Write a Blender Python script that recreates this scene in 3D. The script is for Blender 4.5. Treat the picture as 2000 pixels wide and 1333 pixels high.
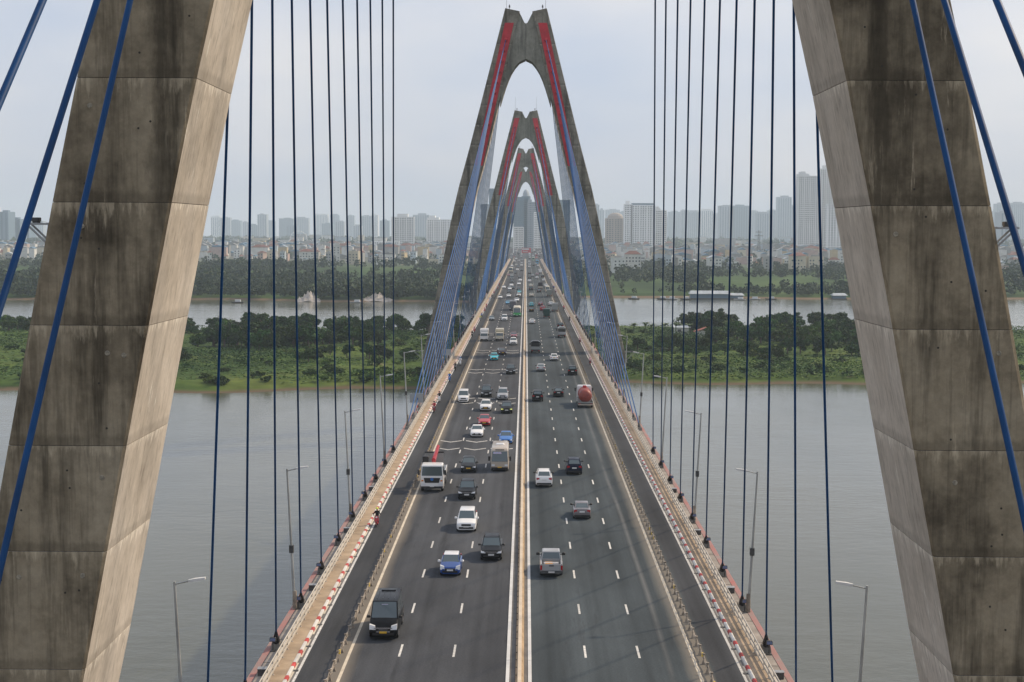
import bpy, bmesh, math, random
import numpy as np
from mathutils import Vector, Matrix

for _o in list(bpy.data.objects):
    bpy.data.objects.remove(_o, do_unlink=True)
random.seed(7)
rng = np.random.default_rng(7)
R = math.radians
scene = bpy.context.scene
COL = scene.collection

# ------------------------------------------------------------------ camera
HAZE = 1.2e-4         # density of the hazy air per metre
FOCAL = 3050.0          # pixels on a 2000 pixel wide picture
cam_data = bpy.data.cameras.new('camera')
cam_data.sensor_width = 36.0
cam_data.lens = FOCAL / 2000.0 * 36.0
cam_data.clip_start = 0.5
cam_data.clip_end = 40000
camera = bpy.data.objects.new('camera', cam_data)
COL.objects.link(camera)
_f = Vector((-0.00849947, 0.99745126, -0.07084311))
_r = Vector((0.99995154, 0.0088299, 0.00435235))
_d = Vector((0.00496679, -0.07080269, -0.99747797))
CAMPOS = Vector((0.2, 0.0, 45.0))
_m = Matrix(((_r.x, -_d.x, -_f.x), (_r.y, -_d.y, -_f.y), (_r.z, -_d.z, -_f.z)))
camera.matrix_world = Matrix.Translation(CAMPOS) @ _m.to_4x4()
scene.camera = camera

# ------------------------------------------------------------------ sky and sun
SUN_EL, SUN_AZ = R(39), math.atan2(0.834, 0.55)      # azimuth clockwise from +Y (along the bridge)
world = bpy.data.worlds.new('World')
scene.world = world
world.use_nodes = True
wn, wl = world.node_tree.nodes, world.node_tree.links
wn.clear()
w_out = wn.new('ShaderNodeOutputWorld')
w_bg = wn.new('ShaderNodeBackground')
w_sky = wn.new('ShaderNodeTexSky')
w_sky.sky_type = 'NISHITA'
w_sky.sun_disc = False
w_sky.sun_elevation = SUN_EL
w_sky.sun_rotation = SUN_AZ
w_sky.air_density = 1.0
w_sky.dust_density = 3.0
w_sky.ozone_density = 1.0
# thin veil of high cloud over the blue
w_tc = wn.new('ShaderNodeTexCoord')
w_map = wn.new('ShaderNodeMapping')
w_map.inputs['Scale'].default_value = (1.0, 1.0, 2.2)
w_noise = wn.new('ShaderNodeTexNoise')
w_noise.inputs['Scale'].default_value = 4.2
w_noise.inputs['Detail'].default_value = 4.0
w_noise.inputs['Roughness'].default_value = 0.5
w_ramp = wn.new('ShaderNodeValToRGB')
w_ramp.color_ramp.elements[0].position = 0.34
w_ramp.color_ramp.elements[0].color = (4.8, 5.4, 6.7, 1)
w_ramp.color_ramp.elements[1].position = 0.66
w_ramp.color_ramp.elements[1].color = (7.0, 6.9, 7.15, 1)
w_mix = wn.new('ShaderNodeMixRGB')
w_mix.inputs['Fac'].default_value = 0.8
wl.new(w_tc.outputs['Generated'], w_map.inputs['Vector'])
wl.new(w_map.outputs['Vector'], w_noise.inputs['Vector'])
wl.new(w_noise.outputs['Fac'], w_ramp.inputs['Fac'])
wl.new(w_sky.outputs['Color'], w_mix.inputs['Color1'])
wl.new(w_ramp.outputs['Color'], w_mix.inputs['Color2'])
wl.new(w_mix.outputs['Color'], w_bg.inputs['Color'])
w_bg.inputs['Strength'].default_value = 0.124
wl.new(w_bg.outputs['Background'], w_out.inputs['Surface'])

sun_data = bpy.data.lights.new('sun', 'SUN')
sun_data.energy = 3.8
sun_data.angle = R(1.8)
sun_data.color = (1.0, 0.81, 0.58)
sun = bpy.data.objects.new('sun', sun_data)
COL.objects.link(sun)
_sd = Vector((math.cos(SUN_EL) * math.sin(SUN_AZ), math.cos(SUN_EL) * math.cos(SUN_AZ), math.sin(SUN_EL)))
sun.rotation_euler = _sd.to_track_quat('Z', 'Y').to_euler()

scene.view_settings.view_transform = 'Standard'
scene.view_settings.look = 'None'
scene.view_settings.exposure = 0.0
scene.view_settings.gamma = 1.0
scene.view_settings.use_curve_mapping = False
scene.render.engine = 'CYCLES'
scene.cycles.use_denoising = True
try:
    scene.cycles.denoiser = 'OPENIMAGEDENOISE'
except Exception:
    pass
scene.cycles.max_bounces = 5
scene.cycles.diffuse_bounces = 2
scene.cycles.glossy_bounces = 3
scene.cycles.transparent_max_bounces = 8
scene.cycles.volume_bounces = 2
scene.cycles.caustics_reflective = False
scene.cycles.caustics_refractive = False

# ------------------------------------------------------------------ helpers
def tag(o, label=None, cat=None, group=None, kind=None):
    if label: o['label'] = label
    if cat: o['category'] = cat
    if group: o['group'] = group
    if kind: o['kind'] = kind
    return o

def empty(name, loc=(0, 0, 0), rz=0.0, parent=None):
    o = bpy.data.objects.new(name, None)
    o.empty_display_size = 0.5
    o.location = loc
    o.rotation_euler = (0, 0, rz)
    COL.objects.link(o)
    if parent: o.parent = parent
    return o

def put(name, mesh, parent=None, loc=(0, 0, 0), rot=None):
    o = bpy.data.objects.new(name, mesh)
    o.location = loc
    if rot is not None: o.rotation_euler = rot
    COL.objects.link(o)
    if parent: o.parent = parent
    return o

def copy_tree(o, parent=None):
    c = o.copy()
    COL.objects.link(c)
    c.parent = parent
    for ch in list(o.children):
        copy_tree(ch, c)
    return c

class MB:
    """collects shapes for ONE mesh"""
    def __init__(self):
        self.v, self.f, self.m = [], [], []
    def add(self, vs, fs, mi=0):
        n = len(self.v)
        self.v += [tuple(p) for p in vs]
        for f in fs:
            self.f.append([i + n for i in f]); self.m.append(mi)
        return self
    def box(self, x0, x1, y0, y1, z0, z1, mi=0):
        return self.add([(x0,y0,z0),(x1,y0,z0),(x1,y1,z0),(x0,y1,z0),(x0,y0,z1),(x1,y0,z1),(x1,y1,z1),(x0,y1,z1)],
            [(3,2,1,0),(4,5,6,7),(0,1,5,4),(1,2,6,5),(2,3,7,6),(3,0,4,7)], mi)
    def bbox(self, x0, x1, y0, y1, z0, z1, b, mi=0):
        """box with chamfered vertical and top edges"""
        def ring(i, z):
            a, c, e, g = x0+i, x1-i, y0+i, y1-i
            return [(a+b,e,z),(c-b,e,z),(c,e+b,z),(c,g-b,z),(c-b,g,z),(a+b,g,z),(a,g-b,z),(a,e+b,z)]
        return self.loft([ring(0,z0), ring(0,z1-b), ring(b*0.7,z1)], True, True, mi)
    def loft(self, rings, cap0=True, cap1=True, mi=0, closed=True):
        n = len(rings[0]); vs = [p for r in rings for p in r]; fs = []
        for i in range(len(rings)-1):
            for j in range(n if closed else n-1):
                k = (j+1) % n
                fs.append((i*n+j, i*n+k, (i+1)*n+k, (i+1)*n+j))
        if cap0: fs.append(tuple(range(n-1, -1, -1)))
        if cap1: fs.append(tuple(range((len(rings)-1)*n, len(rings)*n)))
        return self.add(vs, fs, mi)
    def tube(self, p0, p1, r0, r1=None, n=6, mi=0, cap=True):
        r1 = r0 if r1 is None else r1
        p0, p1 = Vector(p0), Vector(p1)
        d = (p1-p0)
        if d.length < 1e-6: return self
        d.normalize()
        a = d.orthogonal().normalized(); b = d.cross(a)
        def ring(p, r):
            return [p + a*(r*math.cos(2*math.pi*i/n)) + b*(r*math.sin(2*math.pi*i/n)) for i in range(n)]
        return self.loft([ring(p0, r0), ring(p1, r1)], cap, cap, mi)
    def quad(self, a, b, c, d, mi=0):
        return self.add([a,b,c,d], [(0,1,2,3)], mi)
    def slab(self, pts, n, mi=0):
        """thin plate: polygon pts pushed along vector n"""
        n = Vector(n); a = [Vector(p) for p in pts]; b = [p+n for p in a]
        return self.loft([a, b], True, True, mi)
    def mesh(self, name, mats, smooth=None):
        me = bpy.data.meshes.new(name)
        me.from_pydata(self.v, [], self.f)
        if not isinstance(mats, (list, tuple)): mats = [mats]
        for m in mats: me.materials.append(m)
        if any(self.m): me.polygons.foreach_set('material_index', self.m)
        me.validate()
        bm = bmesh.new(); bm.from_mesh(me)
        bmesh.ops.recalc_face_normals(bm, faces=bm.faces)
        bm.to_mesh(me); bm.free()
        if smooth is not None:
            me.polygons.foreach_set('use_smooth', [True]*len(me.polygons))
            me.set_sharp_from_angle(angle=R(smooth))
        me.update()
        return me
    def build(self, name, mats, parent=None, loc=(0,0,0), rot=None, smooth=None):
        return put(name, self.mesh(name, mats, smooth), parent, loc, rot)

def big_mesh(name, verts, faces4, mats, mat_idx=None, smooth=False):
    """numpy arrays -> mesh of quads"""
    me = bpy.data.meshes.new(name)
    nv, nf = len(verts), len(faces4)
    me.vertices.add(nv); me.vertices.foreach_set('co', np.asarray(verts, dtype=np.float32).ravel())
    me.loops.add(nf*4); me.loops.foreach_set('vertex_index', np.asarray(faces4, dtype=np.int32).ravel())
    me.polygons.add(nf)
    me.polygons.foreach_set('loop_start', np.arange(0, nf*4, 4, dtype=np.int32))
    me.polygons.foreach_set('loop_total', np.full(nf, 4, dtype=np.int32))
    if not isinstance(mats, (list, tuple)): mats = [mats]
    for m in mats: me.materials.append(m)
    if mat_idx is not None: me.polygons.foreach_set('material_index', np.asarray(mat_idx, dtype=np.int32))
    if smooth: me.polygons.foreach_set('use_smooth', np.ones(nf, dtype=bool))
    me.update(calc_edges=True); me.validate()
    return me

# ------------------------------------------------------------------ materials
M = {}
def mat(name, col, rough=0.6, metal=0.0, vary=0.0, scale=1.0, bump=0.0, bscale=None, spec=0.5, coat=0.0, stretch=(1,1,1), rand=0.0, col2=None, emit=None):
    """procedural principled material: colour broken up by noise in object-world space"""
    if name in M: return M[name]
    m = bpy.data.materials.new(name); m.use_nodes = True
    nt = m.node_tree; N, L = nt.nodes, nt.links
    p = N['Principled BSDF']
    p.inputs['Roughness'].default_value = rough
    p.inputs['Metallic'].default_value = metal
    p.inputs['Specular IOR Level'].default_value = spec
    p.inputs['Coat Weight'].default_value = coat
    p.inputs['Coat Roughness'].default_value = 0.08
    p.inputs['Base Color'].default_value = (*col, 1)
    m.diffuse_color = (*col, 1)
    if vary > 0 or bump > 0 or rand > 0:
        geo = N.new('ShaderNodeNewGeometry')
        mp = N.new('ShaderNodeMapping'); mp.inputs['Scale'].default_value = stretch
        L.new(geo.outputs['Position'], mp.inputs['Vector'])
        no = N.new('ShaderNodeTexNoise'); no.inputs['Scale'].default_value = scale
        no.inputs['Detail'].default_value = 5; no.inputs['Roughness'].default_value = 0.62
        L.new(mp.outputs['Vector'], no.inputs['Vector'])
        ra = N.new('ShaderNodeValToRGB')
        c2 = col2 if col2 else tuple(min(1, c*(1+vary)) for c in col)
        c1 = col if col2 else tuple(c*(1-vary) for c in col)
        ra.color_ramp.elements[0].position = 0.3; ra.color_ramp.elements[0].color = (*c1, 1)
        ra.color_ramp.elements[1].position = 0.7; ra.color_ramp.elements[1].color = (*c2, 1)
        L.new(no.outputs['Fac'], ra.inputs['Fac'])
        last = ra.outputs['Color']
        if rand > 0:
            oi = N.new('ShaderNodeObjectInfo')
            hs = N.new('ShaderNodeHueSaturation')
            mr = N.new('ShaderNodeMapRange'); mr.inputs['To Min'].default_value = 1-rand; mr.inputs['To Max'].default_value = 1+rand
            L.new(oi.outputs['Random'], mr.inputs['Value']); L.new(mr.outputs['Result'], hs.inputs['Value'])
            L.new(last, hs.inputs['Color']); last = hs.outputs['Color']
        L.new(last, p.inputs['Base Color'])
        if bump > 0:
            nb = N.new('ShaderNodeTexNoise'); nb.inputs['Scale'].default_value = bscale or scale*6
            nb.inputs['Detail'].default_value = 4
            L.new(mp.outputs['Vector'], nb.inputs['Vector'])
            bp = N.new('ShaderNodeBump'); bp.inputs['Strength'].default_value = bump; bp.inputs['Distance'].default_value = 0.1
            L.new(nb.outputs['Fac'], bp.inputs['Height']); L.new(bp.outputs['Normal'], p.inputs['Normal'])
    if emit:
        p.inputs['Emission Color'].default_value = (*emit[0], 1); p.inputs['Emission Strength'].default_value = emit[1]
    M[name] = m
    return m

def nodes(m):
    return m.node_tree.nodes, m.node_tree.links, m.node_tree.nodes['Principled BSDF']

def new_mat(name):
    m = bpy.data.materials.new(name); m.use_nodes = True; M[name] = m
    return (m,) + nodes(m)

def n_noise(N, L, vec, scale, detail=5, rough=0.6, stretch=None):
    if stretch:
        mp = N.new('ShaderNodeMapping'); mp.inputs['Scale'].default_value = stretch
        L.new(vec, mp.inputs['Vector']); vec = mp.outputs['Vector']
    n = N.new('ShaderNodeTexNoise'); n.inputs['Scale'].default_value = scale
    n.inputs['Detail'].default_value = detail; n.inputs['Roughness'].default_value = rough
    L.new(vec, n.inputs['Vector'])
    return n.outputs['Fac']

def n_ramp(N, L, fac, stops):
    r = N.new('ShaderNodeValToRGB')
    e = r.color_ramp.elements
    while len(e) < len(stops): e.new(0.5)
    for i, (p, c) in enumerate(stops):
        e[i].position = p
        e[i].color = (c, c, c, 1) if not isinstance(c, tuple) else (*c, 1)
    L.new(fac, r.inputs['Fac'])
    return r.outputs['Color']

def n_mix(N, L, fac, a, b, mode='MIX'):
    x = N.new('ShaderNodeMixRGB'); x.blend_type = mode
    for s, v in (('Fac', fac), ('Color1', a), ('Color2', b)):
        if isinstance(v, (int, float)): x.inputs[s].default_value = v if s == 'Fac' else (v, v, v, 1)
        elif isinstance(v, tuple): x.inputs[s].default_value = (*v, 1)
        else: L.new(v, x.inputs[s])
    return x.outputs['Color']

def n_math(N, L, op, a, b=0.0, c=0.0):
    x = N.new('ShaderNodeMath'); x.operation = op
    for i, v in enumerate((a, b, c)):
        if isinstance(v, (int, float)): x.inputs[i].default_value = v
        else: L.new(v, x.inputs[i])
    return x.outputs['Value']

def make_concrete(name, c_dark, c_mid, c_light, streak, blot, board=0.0):
    """weathered concrete: broad stains, vertical run-off streaks, faint shutter-board lines, pits"""
    m, N, L, p = new_mat(name)
    geo = N.new('ShaderNodeNewGeometry'); pos = geo.outputs['Position']
    oi = N.new('ShaderNodeObjectInfo')
    broad = n_noise(N, L, pos, 0.2, 7, 0.68)
    col = n_ramp(N, L, broad, [(0.33, c_dark), (0.5, c_mid), (0.68, c_light)])
    # per-lift tint
    tint = n_math(N, L, 'MULTIPLY_ADD', oi.outputs['Random'], 0.12, 0.94)
    col = n_mix(N, L, 1.0, col, tint, 'MULTIPLY')
    # run-off streaks: dark and pale
    st = n_noise(N, L, pos, 1.0, 5, 0.7, (0.75, 0.75, 0.075))
    col = n_mix(N, L, n_ramp(N, L, st, [(0.48, 0.0), (0.68, streak)]), col, tuple(c*0.36 for c in c_dark))
    st2 = n_noise(N, L, pos, 1.0, 6, 0.75, (2.6, 2.6, 0.22))
    gate = n_noise(N, L, pos, 0.35, 3, 0.5)
    pale = n_math(N, L, 'MULTIPLY', n_ramp(N, L, st2, [(0.58, 0.0), (0.68, 0.55)]), n_ramp(N, L, gate, [(0.5, 0.0), (0.6, 1.0)]))
    col = n_mix(N, L, pale, col, tuple(min(1, c*1.9) for c in c_light))
    # lime wash-out below each pour joint, grime above it
    tcn = N.new('ShaderNodeTexCoord'); sg = N.new('ShaderNodeSeparateXYZ'); L.new(tcn.outputs['Generated'], sg.inputs[0])
    drip = n_noise(N, L, pos, 1.0, 5, 0.7, (3.2, 3.2, 0.5))
    lo = n_math(N, L, 'ADD', sg.outputs['Z'], n_math(N, L, 'MULTIPLY_ADD', drip, 0.75, -0.42))
    col = n_mix(N, L, n_ramp(N, L, lo, [(0.90, 0.0), (1.02, 0.45)]), col, tuple(min(1, c*1.7) for c in c_light))
    col = n_mix(N, L, n_ramp(N, L, n_math(N, L, 'SUBTRACT', sg.outputs['Z'], n_math(N, L, 'MULTIPLY', drip, 0.12)), [(0.0, 0.3), (0.04, 0.0)]), col, tuple(c*0.5 for c in c_dark))
    # old run-off from the cable row above: a dark sooty band down the inner half of each leg
    sp_ = N.new('ShaderNodeSeparateXYZ'); L.new(pos, sp_.inputs[0])
    wob = n_noise(N, L, pos, 0.7, 6, 0.7, (1, 1, 0.3))
    off = n_math(N, L, 'ABSOLUTE', n_math(N, L, 'SUBTRACT', n_math(N, L, 'ABSOLUTE', sp_.outputs['X']), 13.0))
    off = n_math(N, L, 'ADD', off, n_math(N, L, 'MULTIPLY_ADD', wob, -2.2, 1.1))
    soot = n_math(N, L, 'MULTIPLY', n_ramp(N, L, off, [(0.12, 0.85), (0.62, 0.0)]), n_ramp(N, L, n_math(N, L, 'DIVIDE', sp_.outputs['Z'], 100.0), [(0.42, 0.0), (0.49, 1.0), (0.6, 1.0), (0.66, 0.0)]))
    col = n_mix(N, L, n_math(N, L, 'MULTIPLY', soot, streak), col, tuple(c*0.42 for c in c_dark))
    fine = n_noise(N, L, pos, 1.7, 8, 0.7)
    col = n_mix(N, L, blot, col, n_ramp(N, L, fine, [(0.3, 0.6), (0.72, 1.3)]), 'MULTIPLY')
    if board:
        bl = n_noise(N, L, pos, 1.0, 3, 0.6, (5.5, 5.5, 0.16))
        col = n_mix(N, L, board, col, n_ramp(N, L, bl, [(0.3, 0.45), (0.45, 1.0), (0.8, 1.12)]), 'MULTIPLY')
    L.new(col, p.inputs['Base Color'])
    p.inputs['Roughness'].default_value = 0.88
    p.inputs['Specular IOR Level'].default_value = 0.12
    bn = n_noise(N, L, pos, 5.0, 8, 0.7)
    bp = N.new('ShaderNodeBump'); bp.inputs['Strength'].default_value = 0.25; bp.inputs['Distance'].default_value = 0.05
    L.new(bn, bp.inputs['Height']); L.new(bp.outputs['Normal'], p.inputs['Normal'])
    return m

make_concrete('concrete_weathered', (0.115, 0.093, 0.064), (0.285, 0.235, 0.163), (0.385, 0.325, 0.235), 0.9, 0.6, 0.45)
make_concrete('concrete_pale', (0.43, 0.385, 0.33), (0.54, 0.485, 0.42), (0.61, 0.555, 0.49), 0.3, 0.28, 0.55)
mat('concrete_joint', (0.04, 0.034, 0.027), 0.95)
mat('concrete_patch', (0.27, 0.24, 0.185), 0.9, vary=0.5, scale=9)
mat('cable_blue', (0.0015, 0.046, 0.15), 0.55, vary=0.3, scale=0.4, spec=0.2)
mat('cable_blue_lit', (0.0015, 0.075, 0.235), 0.5, vary=0.3, scale=0.2, spec=0.3)  # same cable paint, colour raised to stand for light on the far cables
mat('cable_boot', (0.012, 0.012, 0.018), 0.6)
mat('anchor_red', (0.52, 0.012, 0.028), 0.55, vary=0.25, scale=0.5)
mat('steel_grey', (0.30, 0.31, 0.32), 0.5, metal=0.35, vary=0.2, scale=2)
mat('steel_dark', (0.07, 0.07, 0.07), 0.55, metal=0.3, vary=0.3, scale=3)
mat('galvanised', (0.36, 0.37, 0.36), 0.5, metal=0.3, vary=0.3, scale=1.2, stretch=(1, 1, 0.5))
mat('railing_cream', (0.50, 0.455, 0.385), 0.55, vary=0.18, scale=0.8)
mat('walkway_tan', (0.36, 0.275, 0.19), 0.9, vary=0.3, scale=0.5, bump=0.2)
mat('ledge_grey', (0.27, 0.24, 0.21), 0.9, vary=0.35, scale=0.6, bump=0.2)
mat('deck_concrete', (0.2, 0.19, 0.17), 0.9, vary=0.25, scale=0.3)
mat('edge_red', (0.25, 0.21, 0.19), 0.85, vary=0.35, scale=0.45, col2=(0.36, 0.13, 0.12))
mat('kerb_white', (0.62, 0.60, 0.56), 0.7, vary=0.12, scale=2.0, rand=0.12)
mat('kerb_red', (0.46, 0.05, 0.045), 0.7, vary=0.25, scale=2.0, rand=0.15)
mat('paint_white', (0.54, 0.53, 0.50), 0.7, vary=0.42, scale=5, rand=0.15)
mat('paint_cream', (0.58, 0.51, 0.40), 0.75, vary=0.22, scale=0.7)
mat('paint_median', (0.58, 0.58, 0.57), 0.6, vary=0.1, scale=0.8, rand=0.06)
mat('median_concrete', (0.40, 0.29, 0.18), 0.9, vary=0.3, scale=0.9, bump=0.3)
mat('median_cap', (0.56, 0.47, 0.36), 0.75, vary=0.15, scale=0.5)
mat('gutter', (0.13, 0.125, 0.12), 0.9, vary=0.3, scale=0.8)
mat('drain_iron', (0.03, 0.03, 0.03), 0.7)
mat('fence_rust', (0.26, 0.22, 0.175), 0.75, vary=0.5, scale=2.5, rand=0.25)
mat('fence_pale', (0.48, 0.43, 0.36), 0.7, vary=0.3, scale=3, rand=0.2)
mat('reflector_yellow', (0.75, 0.52, 0.05), 0.4)
mat('tyre', (0.012, 0.012, 0.013), 0.85)
mat('rim', (0.35, 0.35, 0.36), 0.35, metal=0.7)
mat('glass_car', (0.058, 0.086, 0.094), 0.05, spec=0.8, coat=0.6)
mat('lamp_clear', (0.72, 0.74, 0.76), 0.15, spec=0.7)
mat('lamp_yellow', (0.75, 0.78, 0.2), 0.2, emit=((0.9, 0.95, 0.25), 0.5))
mat('lamp_red', (0.38, 0.01, 0.015), 0.2)
mat('lamp_amber', (0.7, 0.22, 0.03), 0.25)
mat('trim_black', (0.012, 0.012, 0.013), 0.55)
mat('chrome', (0.7, 0.7, 0.72), 0.2, metal=0.9)
mat('plate_white', (0.68, 0.68, 0.66), 0.5)
mat('plate_yellow', (0.75, 0.45, 0.04), 0.5)
mat('wood_plank', (0.50, 0.26, 0.09), 0.7, vary=0.3, scale=3)
mat('sticker', (0.6, 0.35, 0.4), 0.5, vary=0.5, scale=6, col2=(0.3, 0.5, 0.75))
mat('skin', (0.42, 0.26, 0.18), 0.6)
PAINT = dict(black=(0.005,0.0055,0.0065), charcoal=(0.016,0.018,0.02), white=(0.78,0.78,0.77), silver=(0.34,0.35,0.36), greybrown=(0.16,0.145,0.15),
    blue=(0.010,0.14,0.46), red=(0.42,0.02,0.028), darkred=(0.2,0.012,0.022), teal=(0.02,0.5,0.6), lightblue=(0.12,0.42,0.66),
    greyblue=(0.12,0.15,0.17), beige=(0.46,0.40,0.33), cream=(0.66,0.60,0.46), grey=(0.26,0.27,0.26), darkgrey=(0.075,0.08,0.085),
    darkblue=(0.008,0.012,0.028), blackgreen=(0.007,0.011,0.010), maroonblack=(0.045,0.02,0.024), darkgreen=(0.015,0.05,0.042), green=(0.05,0.40,0.10),
    palegreen=(0.35,0.5,0.36), olive=(0.23,0.245,0.22), brown=(0.04,0.03,0.033), pink=(0.62,0.42,0.48), blue_whiteroof=(0.006,0.052,0.24), rust=(0.36,0.06,0.04), yellow=(0.8,0.72,0.35))
mat('paint_rust', (0.16, 0.022, 0.016), 0.5, vary=0.4, scale=1.6, col2=(0.34, 0.06, 0.04))
for k, c in PAINT.items():
    mat('paint_' + k if k not in ('white','cream') else 'carpaint_' + k, c, 0.3, spec=0.1 if max(c) < 0.06 else 0.4, coat=0.12 if max(c) < 0.06 else 0.5)
def car_paint(k): return M['carpaint_' + k] if k in ('white','cream') else M['paint_' + k]

# ------------------------------------------------------------------ setting: water, island, far land
DECK = 17.0             # road surface above the river
def fbm(x, y, seed=0, octaves=4):
    v = np.zeros_like(x, dtype=float); a = 1.0; f = 1.0
    rg = np.random.default_rng(seed)
    for o in range(octaves):
        for k in range(3):
            th, ph = rg.uniform(0, 6.28), rg.uniform(0, 6.28)
            v += a/3*np.sin(f*(x*math.cos(th)+y*math.sin(th))+ph)
        a *= 0.55; f *= 2.1
    return v

m, N, L, p = new_mat('river_water')
geo = N.new('ShaderNodeNewGeometry'); pos = geo.outputs['Position']
silt = n_noise(N, L, pos, 0.014, 7, 0.62, (1.0, 0.3, 1))
L.new(n_ramp(N, L, silt, [(0.3, (0.050, 0.056, 0.034)), (0.7, (0.102, 0.098, 0.060))]), p.inputs['Base Color'])
L.new(n_math(N, L, 'MULTIPLY_ADD', n_noise(N, L, pos, 0.02, 5, 0.6, (0.8, 0.3, 1)), 0.34, -0.03), p.inputs['Roughness'])
p.inputs['IOR'].default_value = 1.33
w1 = n_noise(N, L, pos, 0.55, 3, 0.6, (0.7, 1.0, 1))
w2 = n_noise(N, L, pos, 0.06, 3, 0.55, (0.6, 1.0, 1))
calm = n_ramp(N, L, n_noise(N, L, pos, 0.011, 3, 0.5, (0.5, 1, 1)), [(0.36, 0.25), (0.64, 1.25)])
hh = n_math(N, L, 'ADD', n_math(N, L, 'MULTIPLY', w1, 0.30), n_math(N, L, 'MULTIPLY', w2, 0.9))
bp = N.new('ShaderNodeBump'); bp.inputs['Distance'].default_value = 0.8
L.new(n_math(N, L, 'MULTIPLY', calm, 0.30), bp.inputs['Strength'])
L.new(hh, bp.inputs['Height']); L.new(bp.outputs['Normal'], p.inputs['Normal'])
mb = MB(); mb.quad((-5600, -700, 0), (5600, -700, 0), (5600, 9800, 0), (-5600, 9800, 0))
tag(mb.build('water', m), 'grey brown river under the bridge', kind='structure')

# grass and soil
m, N, L, p = new_mat('island_soil')
geo = N.new('ShaderNodeNewGeometry'); pos = geo.outputs['Position']
sep = N.new('ShaderNodeSeparateXYZ'); L.new(pos, sep.inputs[0])
a = n_noise(N, L, pos, 0.022, 5, 0.6)
b = n_noise(N, L, pos, 0.16, 6, 0.7, (0.6, 1, 1))
col = n_ramp(N, L, a, [(0.34, (0.026, 0.052, 0.012)), (0.5, (0.058, 0.098, 0.018)), (0.66, (0.105, 0.135, 0.030))])
col = n_mix(N, L, 0.75, col, n_ramp(N, L, b, [(0.3, 0.5), (0.7, 1.45)]), 'MULTIPLY')
sand = n_ramp(N, L, n_noise(N, L, pos, 0.05, 4, 0.6), [(0.66, 0.0), (0.72, 0.7)])
col = n_mix(N, L, sand, col, (0.30, 0.24, 0.15))
mud = n_ramp(N, L, n_math(N, L, 'ADD', sep.outputs['Z'], n_math(N, L, 'MULTIPLY', b, 0.7)), [(0.45, 1.0), (1.0, 0.0)])
mud.node.color_ramp.elements[0].position = 0.55
col = n_mix(N, L, mud, col, (0.115, 0.085, 0.055))
L.new(col, p.inputs['Base Color']); p.inputs['Roughness'].default_value = 0.95; p.inputs['Specular IOR Level'].default_value = 0.1

def island_front(x): return 446 + 0.10*x + 6*np.sin(x*0.031+1) + 4*np.sin(x*0.09) + np.where(x > 0, 8, 0)
def island_back(x): return 700 + 0.02*x + 18*np.sin(x*0.013) + 8*np.sin(x*0.05)
def island_h(x, y):
    e = np.minimum(y-island_front(x), island_back(x)-y)
    rise = np.clip((e+3)/14.0, -0.35, 1)
    return rise*1.9 + np.clip(e/60, 0, 1)*(0.9+0.5*fbm(x*0.05, y*0.05, 3))
xs = np.linspace(-520, 520, 209); ys = np.linspace(425, 740, 120)
gx, gy = np.meshgrid(xs, ys)
gz = island_h(gx, gy) - 0.15
vs = np.stack([gx.ravel(), gy.ravel(), gz.ravel()], 1)
nx, ny = len(xs), len(ys)
ii = np.arange(nx*ny).reshape(ny, nx)
fs = np.stack([ii[:-1,:-1].ravel(), ii[:-1,1:].ravel(), ii[1:,1:].ravel(), ii[1:,:-1].ravel()], 1)
tag(put('terrain', big_mesh('terrain', vs, fs, M['island_soil'], smooth=True)), 'grassy river island crossed by the bridge', kind='structure')

m, N, L, p = new_mat('far_soil')
geo = N.new('ShaderNodeNewGeometry'); pos = geo.outputs['Position']
sep = N.new('ShaderNodeSeparateXYZ'); L.new(pos, sep.inputs[0])
a = n_noise(N, L, pos, 0.008, 4, 0.55, (1, 0.4, 1)); b = n_noise(N, L, pos, 0.08, 4, 0.6, (0.4, 1, 1))
col = n_ramp(N, L, a, [(0.35, (0.020, 0.042, 0.013)), (0.52, (0.044, 0.084, 0.020)), (0.7, (0.085, 0.125, 0.036))])
col = n_mix(N, L, 0.6, col, n_ramp(N, L, b, [(0.3, 0.4), (0.7, 1.5)]), 'MULTIPLY')
town = n_ramp(N, L, n_math(N, L, 'DIVIDE', sep.outputs['Y'], 10000.0), [(0.17, 0.0), (0.22, 0.8)])
col = n_mix(N, L, town, col, (0.16, 0.16, 0.15))
mud = n_ramp(N, L, sep.outputs['Z'], [(0.6, 1.0), (1.0, 0.0)])
mud.node.color_ramp.elements[0].position = 0.9
col = n_mix(N, L, mud, col, (0.16, 0.115, 0.075))
L.new(col, p.inputs['Base Color']); p.inputs['Roughness'].default_value = 0.95; p.inputs['Specular IOR Level'].default_value = 0.1
def far_front(x): return 985 + np.where(x > -40, 65, 0)*np.clip((x+40)/90, 0, 1) + 9*np.sin(x*0.02) + 5*np.sin(x*0.061)
xs = np.concatenate([np.linspace(-5500, -900, 24)[:-1], np.linspace(-900, 900, 181), np.linspace(900, 5500, 24)[1:]])
ys = np.concatenate([np.linspace(0, 60, 16), np.geomspace(70, 8500, 40)])
gx = np.repeat(xs[None, :], len(ys), 0); gy = far_front(gx) + ys[:, None] - 6
gz = np.clip((ys[:, None]-3)/14, -0.5, 1)*2.6 + 0.15*fbm(gx*0.02, gy*0.02, 5)
vs = np.stack([gx.ravel(), gy.ravel(), gz.ravel()], 1)
nx, ny = len(xs), len(ys); ii = np.arange(nx*ny).reshape(ny, nx)
fs = np.stack([ii[:-1,:-1].ravel(), ii[:-1,1:].ravel(), ii[1:,1:].ravel(), ii[1:,:-1].ravel()], 1)
tag(put('ground', big_mesh('ground', vs, fs, M['far_soil'], smooth=True)), 'flat far bank carrying fields, trees and the city', kind='structure')

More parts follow.
